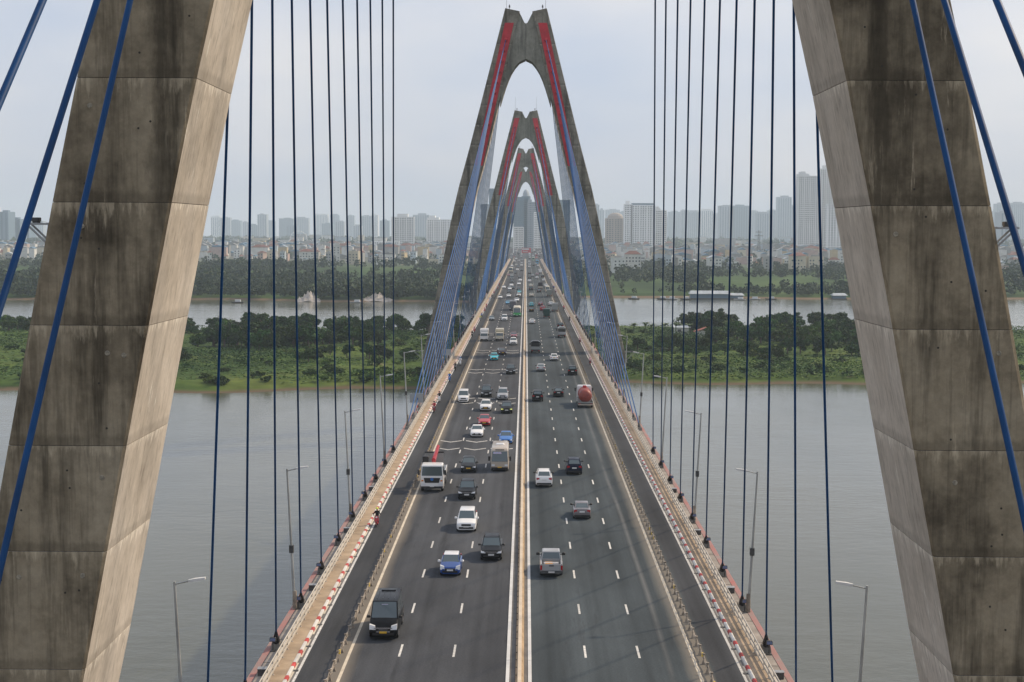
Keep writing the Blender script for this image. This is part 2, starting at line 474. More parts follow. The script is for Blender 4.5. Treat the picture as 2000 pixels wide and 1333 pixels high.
# ------------------------------------------------------------------ road, deck, pavements
m, N, L, p = new_mat('asphalt')
geo = N.new('ShaderNodeNewGeometry'); pos = geo.outputs['Position']
sep = N.new('ShaderNodeSeparateXYZ'); L.new(pos, sep.inputs[0])
X = sep.outputs['X']; AX = n_math(N, L, 'ABSOLUTE', X)
side = n_ramp(N, L, n_math(N, L, 'ADD', n_math(N, L, 'MULTIPLY', X, 0.02), 0.5), [(0.495, (0.060, 0.064, 0.071)), (0.505, (0.055, 0.066, 0.073))])
moto = n_ramp(N, L, n_math(N, L, 'DIVIDE', AX, 20.0), [(0.605, 0.0), (0.625, 1.0)])
col = n_mix(N, L, moto, side, (0.052, 0.055, 0.060))
tr = n_noise(N, L, pos, 1.0, 3, 0.5, (0.9, 0.004, 1))
col = n_mix(N, L, 0.85, col, n_ramp(N, L, tr, [(0.3, 0.74), (0.7, 1.3)]), 'MULTIPLY')
pat = n_noise(N, L, pos, 0.11, 6, 0.65, (1.0, 0.35, 1))
col = n_mix(N, L, 0.8, col, n_ramp(N, L, pat, [(0.3, 0.75), (0.7, 1.28)]), 'MULTIPLY')
gr = n_noise(N, L, pos, 7.0, 3, 0.8)
col = n_mix(N, L, 0.7, col, n_ramp(N, L, gr, [(0.3, 0.72), (0.7, 1.3)]), 'MULTIPLY')
oil = n_noise(N, L, pos, 1.0, 5, 0.7, (0.8, 0.06, 1))
col = n_mix(N, L, n_ramp(N, L, oil, [(0.56, 0.0), (0.72, 0.5)]), col, (0.028, 0.028, 0.030))
patch = n_noise(N, L, pos, 1.0, 2, 0.4, (0.16, 0.035, 1))
col = n_mix(N, L, 0.7, col, n_ramp(N, L, patch, [(0.47, 0.9), (0.5, 1.0), (0.6, 1.12)]), 'MULTIPLY')
# road dust swept against the divider
dn = n_noise(N, L, pos, 0.35, 5, 0.65, (1, 0.15, 1))
dq = n_math(N, L, 'SUBTRACT', AX, 11.75)
dd = n_math(N, L, 'MAXIMUM', n_math(N, L, 'MULTIPLY', dq, -1.0), n_math(N, L, 'MULTIPLY', dq, 2.4))
dd = n_math(N, L, 'ADD', dd, n_math(N, L, 'MULTIPLY', dn, -0.9))
dust = n_ramp(N, L, dd, [(0.0, 0.68), (0.85, 0.0)])
col = n_mix(N, L, dust, col, (0.25, 0.22, 0.18))
# pale scrape of the outer wheel track
sc = n_math(N, L, 'ABSOLUTE', n_math(N, L, 'SUBTRACT', X, n_math(N, L, 'MULTIPLY_ADD', n_noise(N, L, pos, 1.0, 1, 0.5, (0.0, 0.012, 0)), 1.6, 8.8)))
scr = n_math(N, L, 'MULTIPLY', n_ramp(N, L, sc, [(0.0, 0.55), (0.28, 0.0)]), n_ramp(N, L, dn, [(0.35, 0.1), (0.6, 1.0)]))
col = n_mix(N, L, scr, col, (0.2, 0.2, 0.197))
L.new(col, p.inputs['Base Color']); p.inputs['Roughness'].default_value = 0.9; p.inputs['Specular IOR Level'].default_value = 0.06
bp = N.new('ShaderNodeBump'); bp.inputs['Strength'].default_value = 0.15; bp.inputs['Distance'].default_value = 0.02
L.new(gr, bp.inputs['Height']); L.new(bp.outputs['Normal'], p.inputs['Normal'])

Y0, Y1 = -40.0, 1520.0
# steel-edged concrete deck
mb = MB()
mb.loft([[(-17, y, 16.95), (-17, y, 16.3), (-13.5, y, 14.6), (13.5, y, 14.6), (17, y, 16.3), (17, y, 16.95)] for y in (Y0, Y1)])
deck = mb.build('bridge_deck', M['deck_concrete'])
tag(deck, 'long straight bridge deck crossing the river on five A-shaped towers', 'bridge deck')
mb = MB()
mb.box(-14.45, 14.45, Y0, Y1, 16.9, DECK)
road = tag(mb.build('road', M['asphalt']), 'grey asphalt carriageways of the bridge', kind='structure')
# the approach beyond the bridge, wider and full of traffic
mb = MB(); mb.box(-30, 30, Y1+0.05, 2400, 16.5, 16.96); mb.box(-29, 29, Y1+0.06, 2399, 3, 16.49)
tag(mb.build('approach_road', M['asphalt']), 'wide approach road on an embankment beyond the bridge', kind='structure')

for s in (-1, 1):
    def bx(xa, xb, *r): return (min(s*xa, s*xb), max(s*xa, s*xb)) + r
    mb = MB(); mb.box(*bx(14.70, 15.75, Y0, Y1, 16.951, 17.12))
    pav = tag(mb.build('pavement', M['walkway_tan']), 'narrow tan walkway along the %s edge of the bridge' % ('left' if s < 0 else 'right'), kind='structure')
    mb = MB(); mb.box(*bx(15.76, 16.62, Y0, Y1, 16.952, 17.05))
    mb.build('ledge', M['ledge_grey'], deck)
    mb = MB(); mb.box(*bx(16.63, 17.03, Y0, Y1, 16.4, 17.08))
    mb.build('edge_beam', M['edge_red'], deck)
    # ledge joints
    mb = MB()
    for i in range(70):
        y = 70 + i*5.8
        mb.box(*bx(15.78, 16.6, y, y+0.09, 17.05, 17.058))
    tag(mb.build('ledge_joint', M['concrete_joint'], deck), kind='stuff')
    # gutter strip and kerb of alternating blocks: white 2.1 m, red 0.9 m
    mb = MB(); mb.box(*bx(14.20, 14.455, Y0, Y1, 16.99, 17.004)); mb.build('gutter', M['gutter'], road)
    def kerb_block(l):
        k = MB()
        prof = [(14.46, 17.0), (14.48, 17.13), (14.51, 17.15), (14.66, 17.15), (14.69, 17.13), (14.69, 17.0)]
        k.loft([[(s*x, 0.02, z) for x, z in prof], [(s*x, l-0.02, z) for x, z in prof]])
        return k
    mw, mr_ = kerb_block(2.1).mesh('kerb_block', M['kerb_white']), kerb_block(0.9).mesh('kerb_block', M['kerb_red'])
    farw, farr = MB(), MB()
    y = 59.0
    while y < Y1-4:
        if y < 250:
            put('kerb_block', mr_, pav, (0, y, 0)); put('kerb_block', mw, pav, (0, y+0.9, 0))
        else:
            farr.box(*bx(14.46, 14.69, y+0.02, y+0.88, 17.0, 17.15)); farw.box(*bx(14.46, 14.69, y+0.92, y+2.98, 17.0, 17.15))
        y += 3.0
    tag(farw.build('far_kerb_white', M['kerb_white'], pav), kind='stuff'); tag(farr.build('far_kerb_red', M['kerb_red'], pav), kind='stuff')
    # longitudinal painted lines
    mb = MB(); mb.box(*bx(14.02, 14.19, Y0, Y1, 16.99, 17.005)); mb.build('edge_line', M['paint_white'], road)
    mb = MB()
    y = 60
    while y < 420:
        mb.box(*bx(14.33, 14.44, y, y+4.4, 17.0, 17.009)); y += 5.8
    tag(mb.build('kerb_foot_line', M['paint_cream'], road), kind='stuff')
    mb = MB(); mb.box(*bx(11.24, 11.44, Y0, Y1, 16.99, 17.006)); mb.build('edge_line', M['paint_cream'], road)
    # drains
    dm = MB().box(s*14.32-0.2, s*14.32+0.2, 0, 0.42, 17.0, 17.013).mesh('drain_grate', M['drain_iron'])
    for i in range(26): put('drain_grate', dm, road, (0, 62.4+i*5.8, 0))
    # lane dashes
    for xl in ((-8.0, -4.42) if s < 0 else (4.28, 7.82)):
        dmesh = MB().box(xl-0.075, xl+0.075, 0, 3.0, 16.99, 17.006).mesh('lane_dash', M['paint_white'])
        mb = MB(); k = 0
        while True:
            y = 65.7 + 11.73*k; k += 1
            if y > Y1-5: break
            if y < 320: put('lane_dash', dmesh, road, (0, y, 0))
            else: mb.box(xl-0.075, xl+0.075, y, y+3.0, 16.99, 17.006)
        tag(mb.build('far_lane_dash', M['paint_white'], road), kind='stuff')
# chevron pairs across the left carriageway
def chevron():
    k = MB(); w = 0.33
    for a, b in (((-1.42, 1.5), (0, 0)), ((0, 0), (1.42, 1.5))):
        k.slab([(a[0], a[1], 0), (b[0], b[1], 0), (b[0], b[1]+w*1.6, 0), (a[0], a[1]+w*1.6, 0)], (0, 0, 0.007))
    return k.mesh('chevron_mark', M['paint_white'])
cm = chevron()
for yy in (197.5, 250.5, 304.5, 355.0, 415.5):
    for xl in (-9.6, -6.2, -2.75):
        for dy in (0, 7.2): put('chevron_mark', cm, road, (xl, yy+dy, 17.0))

# median: concrete upstand, pale cap, white rails either side in 10 m lengths
med = empty('median_barrier', (0, 60, DECK))
tag(med, 'tan concrete median with pale cap between the two carriageways', 'median')
mb = MB(); mb.loft([[(-0.33, y, -0.02), (-0.27, y, 0.26), (0.17, y, 0.26), (0.23, y, -0.02)] for y in (-95, Y1-60)])
mb.build('upstand', M['median_concrete'], med)
mb = MB(); mb.loft([[(-0.19, y, 0.25), (-0.17, y, 0.42), (0.05, y, 0.42), (0.07, y, 0.25)] for y in (-95, Y1-60)])
mb.build('cap', M['median_cap'], med)
pm = MB().box(-0.30, -0.24, 0, 0.1, 0.255, 0.31).mesh('bolt_block', M['drain_iron'])
for i in range(60): put('bolt_block', pm, med, (0, 20+i*1.75, 0))
for s, xc in ((-1, -0.81), (1, 0.59)):
    rail = empty('median_rail', (xc, 60, DECK))
    tag(rail, 'long white painted strip on the %s of the median, in short lengths' % ('left' if s < 0 else 'right'), 'road strip')
    seg = MB().box(-0.115, 0.115, 0.03, 9.97, -0.01, 0.05).mesh('strip_length', M['paint_median'])
    for i in range(-10, 30): put('strip_length', seg, rail, (0, i*10.0, 0))
    mb = MB()
    for i in range(30, 146): mb.box(-0.115, 0.115, i*10+0.03, i*10+9.97, -0.01, 0.05)
    tag(mb.build('far_strip_length', M['paint_median'], rail), kind='stuff')
mb = MB(); mb.box(-0.66, -0.35, Y0, Y1, 16.99, 17.003); mb.box(0.24, 0.45, Y0, Y1, 16.99, 17.003)
mb.build('gutter', M['gutter'], road)

# railings
for s in (-1, 1):
    word = 'left' if s < 0 else 'right'
    rl = empty('railing', (s*15.52, 60, 17.1))
    tag(rl, 'cream steel railing along the %s walkway of the bridge' % word, 'railing')
    mb = MB(); mb.tube((0, -95, 1.0), (0, Y1-60, 1.0), 0.045, n=8); mb.build('top_rail', M['railing_cream'], rl, smooth=50)
    mb = MB(); mb.bbox(-0.09, 0.07, -95, Y1-60, 0.58, 0.74, 0.02); mb.build('middle_rail', M['railing_cream'], rl)
    mb = MB(); mb.bbox(-0.06, 0.06, -95, Y1-60, 0.22, 0.34, 0.02); mb.build('lower_rail', M['railing_cream'], rl)
    pk = MB(); pk.box(-0.04, 0.04, -0.04, 0.04, 0, 0.98); pk.box(-0.11*1, 0.11, -0.07, 0.07, 0, 0.04)
    pmesh = pk.mesh('post', M['railing_cream'])
    mb = MB()
    for i in range(0, 720):
        y = i*2.0
        if y < 230: put('post', pmesh, rl, (0, y, 0))
        elif y < Y1-62: mb.box(-0.04, 0.04, y-0.04, y+0.04, 0, 0.98)
    tag(mb.build('far_post', M['railing_cream'], rl), kind='stuff')

    # divider fence between the car lanes and the motorbike lane
    fn = empty('divider_fence', (s*11.86, 60, DECK))
    tag(fn, 'low rusty post-and-rail divider along the %s motorbike lane' % word, 'fence')
    pk = MB()
    pk.loft([[(-0.14, -0.09, 0), (0.14, -0.09, 0), (0.14, 0.09, 0), (-0.14, 0.09, 0)], [(-0.045, -0.045, 0.3), (0.045, -0.045, 0.3), (0.045, 0.045, 0.3), (-0.045, 0.045, 0.3)],
             [(-0.04, -0.04, 0.62), (0.04, -0.04, 0.62), (0.04, 0.04, 0.62), (-0.04, 0.04, 0.62)], [(-0.09, -0.07, 0.72), (0.09, -0.07, 0.72), (0.09, 0.07, 0.72), (-0.09, 0.07, 0.72)]])
    pmesh = pk.mesh('post', M['fence_rust'])
    rk = MB()
    n = 6
    pts = [(0, 0.05 + 2.05*i/n, 0.58 - 0.10*math.sin(math.pi*i/n)) for i in range(n+1)]
    for a_, b_ in zip(pts, pts[1:]): rk.tube(a_, b_, 0.036, n=5)
    pts = [(0, 0.05 + 2.05*i/n, 0.36 - 0.08*math.sin(math.pi*i/n)) for i in range(n+1)]
    for a_, b_ in zip(pts, pts[1:]): rk.tube(a_, b_, 0.036, n=5)
    rmesh = rk.mesh('rail', M['fence_rust'])
    sleeve = MB().loft([[(-0.05, 0.55, 0.30), (0.05, 0.55, 0.30), (0.05, 0.55, 0.58), (-0.05, 0.55, 0.58)], [(-0.05, 0.85, 0.25), (0.05, 0.85, 0.25), (0.05, 0.85, 0.53), (-0.05, 0.85, 0.53)]])
    sp = [sleeve.mesh('reflector_sleeve', M[q]) for q in ('fence_pale', 'reflector_yellow')]
    mb = MB(); y = -8.0; i = 0
    while y < Y1-64:
        if y < 240:
            put('post', pmesh, fn, (0, y, 0)); put('rail', rmesh, fn, (0, y, 0))
            put('reflector_sleeve', sp[1] if i % 9 == 4 or random.random() < 0.08 else sp[0], fn, (0, y + random.uniform(-0.1, 0.3), 0))
        else:
            mb.box(-0.06, 0.06, y-0.06, y+0.06, 0, 0.7)
            mb.box(-0.025, 0.025, y+0.06, y+2.1, 0.5, 0.56); mb.box(-0.025, 0.025, y+0.06, y+2.1, 0.28, 0.34)
            mb.box(-0.05, 0.05, y+0.6, y+0.9, 0.27, 0.57)
        y += 2.16; i += 1
    tag(mb.build('far_fence_run', M['fence_rust'], fn), kind='stuff')

# ------------------------------------------------------------------ towers
TOWERS = [60.45 + 300.0*i for i in range(5)]
HALF_D = 3.45
_zo = [-4.0, 15.5, 28.5, 45.0, 53.4, 62.6, 95.0]
_xo = [17.6, 23.4, 20.55, 17.3, 15.5, 12.95, 4.7]
def leg_outer(z): return float(np.interp(z, _zo, _xo))
def leg_width(z): return float(np.interp(z, [15, 60, 73, 95], [4.4, 4.35, 4.1, 3.28]))
def strip_x(z): return float(np.interp(z, [59.6, 78.6, 91.7], [10.5, 6.55, 3.7]))
def strip_x_near(z): return float(np.interp(z, [64.5, 88.0], [11.35, 5.2]))
ARCH = [(0, 83.75), (1.42, 83.1), (2.37, 82.0), (3.19, 80.7), (3.87, 79.2), (4.49, 77.5), (5.09, 75.6), (5.64, 73.7), (5.8, 73.2)]
NOTCH = [(0, 91.7), (0.32, 91.85), (0.62, 92.4), (1.0, 93.2), (1.42, 94.3)]
LIFTS = [-4.0, 0.4, 5.0, 9.6, 14.2, 15.5, 19.6, 24.08, 28.6, 33.05, 37.0, 41.45, 45.95, 50.45, 55.0, 59.6, 64.2, 68.8, 73.2, 77.8, 82.4, 87.0, 91.0, 95.0]

def leg_section(s, z, inset=0.0):
    xo = leg_outer(z) - inset; xi = leg_outer(z) - leg_width(z) + inset
    yf, yb = -HALF_D + inset, HALF_D - inset
    topz = z
    pts = [(xi, yf+0.12), (xi+0.1, yf), (xo-0.14, yf), (xo, yf+0.12), (xo, yb-0.12), (xo-0.14, yb), (xi+0.1, yb), (xi, yb-0.12)]
    return [(s*x, y, z) for x, y in pts]

def seg_mesh(s, z0, z1, g=0.011, front='concrete_weathered'):
    mb = MB()
    a, b = leg_section(s, z0+g), leg_section(s, z1-g)
    if z1 > 94:   # the tower heads slope down towards the middle
        b = [(x, y, z1 - max(0.0, (leg_outer(z1)-abs(x)))/leg_width(z1)*0.7) for x, y, z in b]
    n = len(a)
    mb.v = a + b
    for j in range(n):
        k = (j+1) % n
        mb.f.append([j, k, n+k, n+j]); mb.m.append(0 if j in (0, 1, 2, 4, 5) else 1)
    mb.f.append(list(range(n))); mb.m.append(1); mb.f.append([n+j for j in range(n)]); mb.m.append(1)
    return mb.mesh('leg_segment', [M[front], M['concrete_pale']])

seg_meshes = {(s, i): seg_mesh(s, LIFTS[i], LIFTS[i+1]) for s in (-1, 1) for i in range(len(LIFTS)-1)}
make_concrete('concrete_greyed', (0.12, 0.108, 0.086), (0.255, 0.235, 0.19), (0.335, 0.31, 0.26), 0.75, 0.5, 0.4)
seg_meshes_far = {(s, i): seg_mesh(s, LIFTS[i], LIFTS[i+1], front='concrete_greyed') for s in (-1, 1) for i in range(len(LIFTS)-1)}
def core_mesh(s):
    zs = LIFTS[:-1] + [94.0]
    mb = MB(); mb.loft([leg_section(s, z, 0.035) for z in zs]); return mb.mesh('leg_core', M['concrete_joint'])
core_meshes = {s: core_mesh(s) for s in (-1, 1)}
def web_mesh(s):
    inner = [(leg_outer(z)-leg_width(z)+0.02, z) for z in (94.3, 91, 87, 83, 79, 76)] 
    poly = [q for q in NOTCH[:-1]] + [(max(1.42, inner[0][0]), 94.3)] + inner[1:] + list(reversed(ARCH))
    gap = 0.025
    poly = [(max(x, gap), z) for x, z in poly]
    def yy(x): return -HALF_D + 0.75 - 0.09*x
    mb = MB(); mb.loft([[(s*x, yy(x), z) for x, z in poly], [(s*x, HALF_D-0.75+0.09*x, z) for x, z in poly]])
    return mb.mesh('crown_web', M['concrete_web'])
make_concrete('concrete_web', (0.15, 0.145, 0.12), (0.24, 0.235, 0.195), (0.31, 0.30, 0.255), 0.5, 0.45, 0.35)
crown_joint = MB().box(-0.06, 0.06, -HALF_D+0.95, HALF_D-0.95, 83.9, 91.6).mesh('crown_joint', M['concrete_joint'])
web_meshes = {s: web_mesh(s) for s in (-1, 1)}
def strip_mesh(s, side):
    mb = MB(); y0 = side*(HALF_D-0.02); y1 = side*(HALF_D+0.17)
    pts = []
    for z, w in ((59.6, 0.85), (64.5, 0.9), (78, 0.98), (91.7, 1.0)):
        pts.append((strip_x(z)+0.05, z, w))
    ring = [(x+w, z) for x, z, w in pts] + [(x-w, z) for x, z, w in reversed(pts)]
    mb.loft([[(s*x, y0, z) for x, z in ring], [(s*x, y1, z) for x, z in ring]])
    return mb.mesh('anchor_strip', M['anchor_red'])
strip_meshes = {(s, d): strip_mesh(s, d) for s in (-1, 1) for d in (-1, 1)}
_sk = MB()
_rings = []
for q, r in ((0.0, 0.42), (0.35, 0.40), (0.55, 0.32), (0.66, 0.16)):
    _rings.append([(r*math.cos(i*math.pi/5), r*math.sin(i*math.pi/5), q) for i in range(10)])
_sk.loft(_rings)
socket_mesh = _sk.mesh('anchor_socket', M['anchor_red'], smooth=40)

# cables: eleven pairs each way from every tower
NCAB = 11
def cable_ends(T, k, s, d):
    zt = 88.0 - 2.35*k
    return Vector((s*16.35, T + d*((134.9 if d > 0 else 142.5) - 11.6*k), 17.35)), Vector((s*(strip_x_near(zt) if T == TOWERS[0] else strip_x(zt)), T + d*(HALF_D+0.15), zt))

TOWER_LABEL = ['huge weathered concrete tower whose two legs frame the picture', 'second A-shaped concrete tower with red anchor strips, the tallest one seen whole',
    'third A-shaped tower, framed inside the second', 'fourth A-shaped tower, smaller, behind the third', 'farthest and smallest A-shaped tower at the end of the bridge']
rod_mesh = MB().tube((0, 0, 0), (0, 0, 6.0), 0.05, 0.03, n=5).mesh('lightning_rod', M['steel_grey'])
_bk = MB(); _bk.tube((0,0,0), (0,0,0.55), 0.06, n=6); _bk.tube((0,0,0.55), (0,0,1.0), 0.2, 0.16, n=8); _bk.tube((0,0,1.0), (0,0,1.25), 0.12, 0.03, n=8)
beacon_mesh = _bk.mesh('beacon', M['steel_dark'])

def bracket(parent, s, T, z, reach=2.1):
    """steel bracket on the outside of a leg with a floodlight box on it"""
    x = leg_outer(z)
    mb = MB()
    for dy in (-0.3*reach, 0.3*reach):
        mb.box(*sorted((s*(x-0.1), s*(x+reach))), dy-0.035, dy+0.035, z-0.035, z+0.035)
        mb.tube((s*(x+reach-0.08), dy, z), (s*(x+reach*0.16), dy, z-reach*0.72), 0.04, n=5)
        mb.tube((s*(x+0.05), dy, z), (s*(x+reach*0.2), dy, z-reach*0.95), 0.035, n=5)
    for q in (0.1, 0.5, 0.9):
        mb.box(*sorted((s*(x+reach*q), s*(x+reach*q+0.06))), -0.3*reach, 0.3*reach, z-0.02, z+0.05)
    b = mb.build('floodlight_bracket', M['steel_grey'], parent, (0, -HALF_D+0.35+0.3*reach, 0))
    mb = MB(); xa, xb = sorted((s*(x+reach*0.5), s*(x+reach*0.75)))
    mb.bbox(xa-0.02, xb+0.02, -0.16, 0.16, z+0.09, z+0.24, 0.02); mb.box(xa, xb, -0.1, 0.1, z+0.04, z+0.09)
    mb.build('floodlight', M['steel_dark'], b)

patch_mesh = MB().tube((0, 0, 0), (0, -0.025, 0), 0.10, 0.08, n=10).mesh('tie_hole_patch', M['concrete_patch'])
hole_mesh = MB().tube((0, 0, 0), (0, -0.012, 0), 0.042, 0.042, n=8).mesh('tie_hole', M['concrete_joint'])
for ti, T in enumerate(TOWERS):
    tw = empty('bridge_tower', (0, T, 0)); tag(tw, TOWER_LABEL[ti], 'bridge tower', 'A-shaped towers along the bridge')
    for s in (-1, 1):
        for i in range(len(LIFTS)-1):
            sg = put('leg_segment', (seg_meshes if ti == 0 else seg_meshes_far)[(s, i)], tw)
            if ti == 0 and 19 < LIFTS[i] < 56:
                z0, z1 = LIFTS[i], LIFTS[i+1]
                for zz in (z1-1.0,):
                    for fr in random.sample((0.16, 0.84, 0.3, 0.7), random.randint(0, 2)):
                        x = leg_outer(zz) - leg_width(zz)*fr
                        put('tie_hole_patch', patch_mesh, sg, (s*x, -HALF_D+0.001, zz + random.uniform(-0.2, 0.2)))
                for q in range(3):
                    zz = random.uniform(z0+0.4, z1-0.4); x = leg_outer(zz) - leg_width(zz)*random.uniform(0.14, 0.86)
                    put('tie_hole', hole_mesh, sg, (s*x, -HALF_D+0.001, zz))
        put('leg_core', core_meshes[s], tw)
        put('crown_web', web_meshes[s], tw)
        for d in (-1, 1): put('anchor_strip', strip_meshes[(s, d)], tw)
        put('lightning_rod', rod_mesh, tw, (s*4.45, 0, 94.7))
        put('beacon', beacon_mesh, tw, (s*3.75, -2.6, 94.7))
        if ti > 0:
            for k in range(NCAB):
                a_, b_ = cable_ends(0, k, s, -1)
                dr = (a_-b_).normalized()
                o = put('anchor_socket', socket_mesh, tw, b_ + Vector((0, 0.1, 0)))
                o.rotation_euler = dr.to_track_quat('Z', 'Y').to_euler()
        bracket(tw, s, T, 45.15, 0.95) if ti == 0 else None
        if ti > 0: bracket(tw, s, T, 17.2, 2.6)
    put('crown_joint', crown_joint, tw)
    # cross beam below the deck
    mb = MB(); mb.loft([[(-19.2, y, z) for y, z in ((-2.4, 9.6), (2.4, 9.6), (2.4, 13.6), (-2.4, 13.6))], [(19.2, y, z) for y, z in ((-2.4, 9.6), (2.4, 9.6), (2.4, 13.6), (-2.4, 13.6))]])
    mb.build('cross_beam', M['concrete_web'], tw)
    mb = MB(); mb.bbox(-21, 21, -8, 8, -3, 1.2, 1.2); mb.build('pile_cap', M['concrete_web'], tw)

_bt = MB()
_bt.loft([[(r*math.cos(i*math.pi/5), r*math.sin(i*math.pi/5), q) for i in range(10)] for q, r in ((0.0, 0.21), (0.35, 0.25), (0.65, 0.21), (0.95, 0.14), (1.3, 0.08))])
boot_mesh = _bt.mesh('boot', M['cable_boot'], smooth=50)
_pd = MB()
_pd.loft([[(-0.30, -0.55, -0.4), (0.30, -0.55, -0.4), (0.30, 0.75, -0.4), (-0.30, 0.75, -0.4)], [(-0.26, -0.3, 0.12), (0.26, -0.3, 0.12), (0.26, 0.6, 0.12), (-0.26, 0.6, 0.12)]])
ped_mesh = _pd.mesh('anchor_block', M['deck_concrete'])
ORD = ['outermost', 'second', 'third', 'fourth', 'fifth', 'sixth', 'seventh', 'eighth', 'ninth', 'tenth', 'eleventh']
TN = ['nearest', 'second', 'third', 'fourth', 'farthest']
for ti, T in enumerate(TOWERS):
    for s in (-1, 1):
        for d in (-1, 1):
            for k in range(NCAB):
                if ti == 0 and d < 0 and k < 7: continue      # behind the camera
                a_, b_ = cable_ends(T, k, s, d)
                n = 10 if ti == 0 else (7 if ti == 1 else 5)
                # slight sag: four pieces
                mb = MB(); pts = []
                for q in range(9):
                    t = q/8; pt = a_.lerp(b_, t); pt = pt - Vector((0, 0, 0.45*4*t*(1-t)*(a_-b_).length/140)); pts.append(pt - a_)
                dr = (b_-a_).normalized(); u = dr.orthogonal().normalized(); v = dr.cross(u); r = 0.062 if (ti == 0 and d > 0) else 0.1 if ti == 0 else 0.085
                mb.loft([[p_ + u*(r*math.cos(2*math.pi*i/n)) + v*(r*math.sin(2*math.pi*i/n)) for i in range(n)] for p_ in pts])
                c = mb.build('stay_cable', M['cable_blue' if ti == 0 else 'cable_blue_lit'], loc=a_, smooth=60)
                sd = 'left' if s < 0 else 'right'
                if ti == 0 and d > 0: lab = '%s blue stay cable from mid-bridge, of those rising to the nearest tower, %s side' % (ORD[k], sd)
                elif ti == 0: lab = '%s thick blue stay cable crossing before the %s foreground leg, counted from the road' % (['innermost', 'second', 'third', 'fourth', 'fifth'][10-k], sd)
                else: lab = '%s %s stay cable of the %s tower counted from its outer end, %s side' % (ORD[k], 'near-side' if d < 0 else 'far-side', TN[ti], sd)
                tag(c, lab, 'stay cable', 'blue stay cables')
                if a_.y < 700 and a_.y > 40:
                    bo = put('boot', boot_mesh, c); bo.rotation_euler = dr.to_track_quat('Z', 'Y').to_euler()
                    put('anchor_block', ped_mesh, c)

# floodlights beside the anchors, in view from the camera
_fl = MB(); _fl.tube((0, 0, 0), (0, 0, 0.68), 0.05, n=6); _fl.box(-0.16, 0.16, -0.2, 0.2, 0, 0.06)
fl_post = _fl.mesh('post', M['steel_dark'])
_fl = MB(); _fl.bbox(-0.21, 0.21, -0.11, 0.13, 0.66, 0.94, 0.03); fl_head = _fl.mesh('lamp_head', M['steel_dark'])
mat('lamp_glass_blue', (0.10, 0.16, 0.30), 0.1, spec=0.8)
_fl = MB(); _fl.box(-0.17, 0.17, -0.125, -0.11, 0.70, 0.90); fl_glass = _fl.mesh('lamp_glass', M['lamp_glass_blue'])
_bx = MB(); _bx.bbox(-0.28, 0.28, -0.25, 0.25, 0, 0.42, 0.03); bx_body = _bx.mesh('cabinet_body', M['steel_dark'])
_bx = MB(); _bx.box(-0.31, 0.31, -0.28, 0.28, 0.42, 0.46); bx_lid = _bx.mesh('lid', M['steel_grey'])
for s in (-1, 1):
    sd = 'left' if s < 0 else 'right'
    for k in range(NCAB):
        a_, _b = cable_ends(TOWERS[0], k, s, 1)
        f = empty('floodlight', (s*16.45, a_.y-0.75, 17.05)); tag(f, '%s small floodlight from mid-span beside the %s cable feet' % (ORD[k], sd), 'floodlight', 'floodlights on the ledges')
        put('post', fl_post, f); h = put('lamp_head', fl_head, f); put('lamp_glass', fl_glass, h)
        if k % 2 == 0 and k > 1:
            b = empty('electrical_cabinet', (s*16.2, a_.y-6.3, 17.05)); tag(b, '%s grey electrical cabinet from mid-span on the %s ledge' % (ORD[k//2-1], sd), 'cabinet', 'cabinets on the ledges')
            put('cabinet_body', bx_body, b); put('lid', bx_lid, b)

# street lamps: tapered posts on the outside ledge, leaning out a little, arms towards the road
def lamp_parts(s):
    k = MB(); lean = s*0.52
    k.tube((0, 0, 0), (lean, 0, 10.4), 0.115, 0.065, n=8); post = k.mesh('post', M['galvanised'], smooth=50)
    k = MB(); k.tube((0, 0, 0), (0, 0, 1.35), 0.17, 0.15, n=8); sleeve = k.mesh('base_sleeve', M['fence_rust'], smooth=50)
    k = MB(); k.tube((lean, 0, 10.25), (lean-s*0.75, 0, 10.42), 0.045, n=6); arm = k.mesh('arm', M['galvanised'])
    k = MB(); q = lean - s*0.7
    k.loft([[(q, -0.07, 10.36), (q, 0.07, 10.36), (q, 0.07, 10.48), (q, -0.07, 10.48)], [(q-s*0.3, -0.16, 10.40), (q-s*0.3, 0.16, 10.40), (q-s*0.3, 0.13, 10.55), (q-s*0.3, -0.13, 10.55)],
            [(q-s*0.85, -0.13, 10.52), (q-s*0.85, 0.13, 10.52), (q-s*0.85, 0.1, 10.62), (q-s*0.85, -0.1, 10.62)]])
    head = k.mesh('lamp_head', M['paint_median'])
    k = MB(); k.box(lean*0.42-0.16, lean*0.42+0.16, -0.16, 0.16, 4.2, 4.75); box = k.mesh('junction_box', M['steel_dark'])
    return post, sleeve, arm, head, box
for s in (-1, 1):
    pr = lamp_parts(s); sd = 'left' if s < 0 else 'right'
    for i in range(36):
        y = 76.5 + 36.7*i
        l = empty('street_lamp', (s*16.68, y, 17.1))
        nm = ['nearest', 'second', 'third', 'fourth', 'fifth', 'sixth', 'seventh', 'eighth', 'ninth']
        tag(l, '%s grey street lamp on the %s edge of the bridge' % (nm[i], sd) if i < 9 else 'far grey street lamp on the %s edge of the bridge' % sd, 'street lamp', 'street lamps along the bridge')
        if i < 9:
            for n_, m_ in zip(('post', 'base_sleeve', 'arm', 'lamp_head'), pr): put(n_, m_, l)
            if i in (1, 2, 4): put('junction_box', pr[4], l)
        else:
            put('post', pr[0], l); put('lamp_head', pr[3], l)

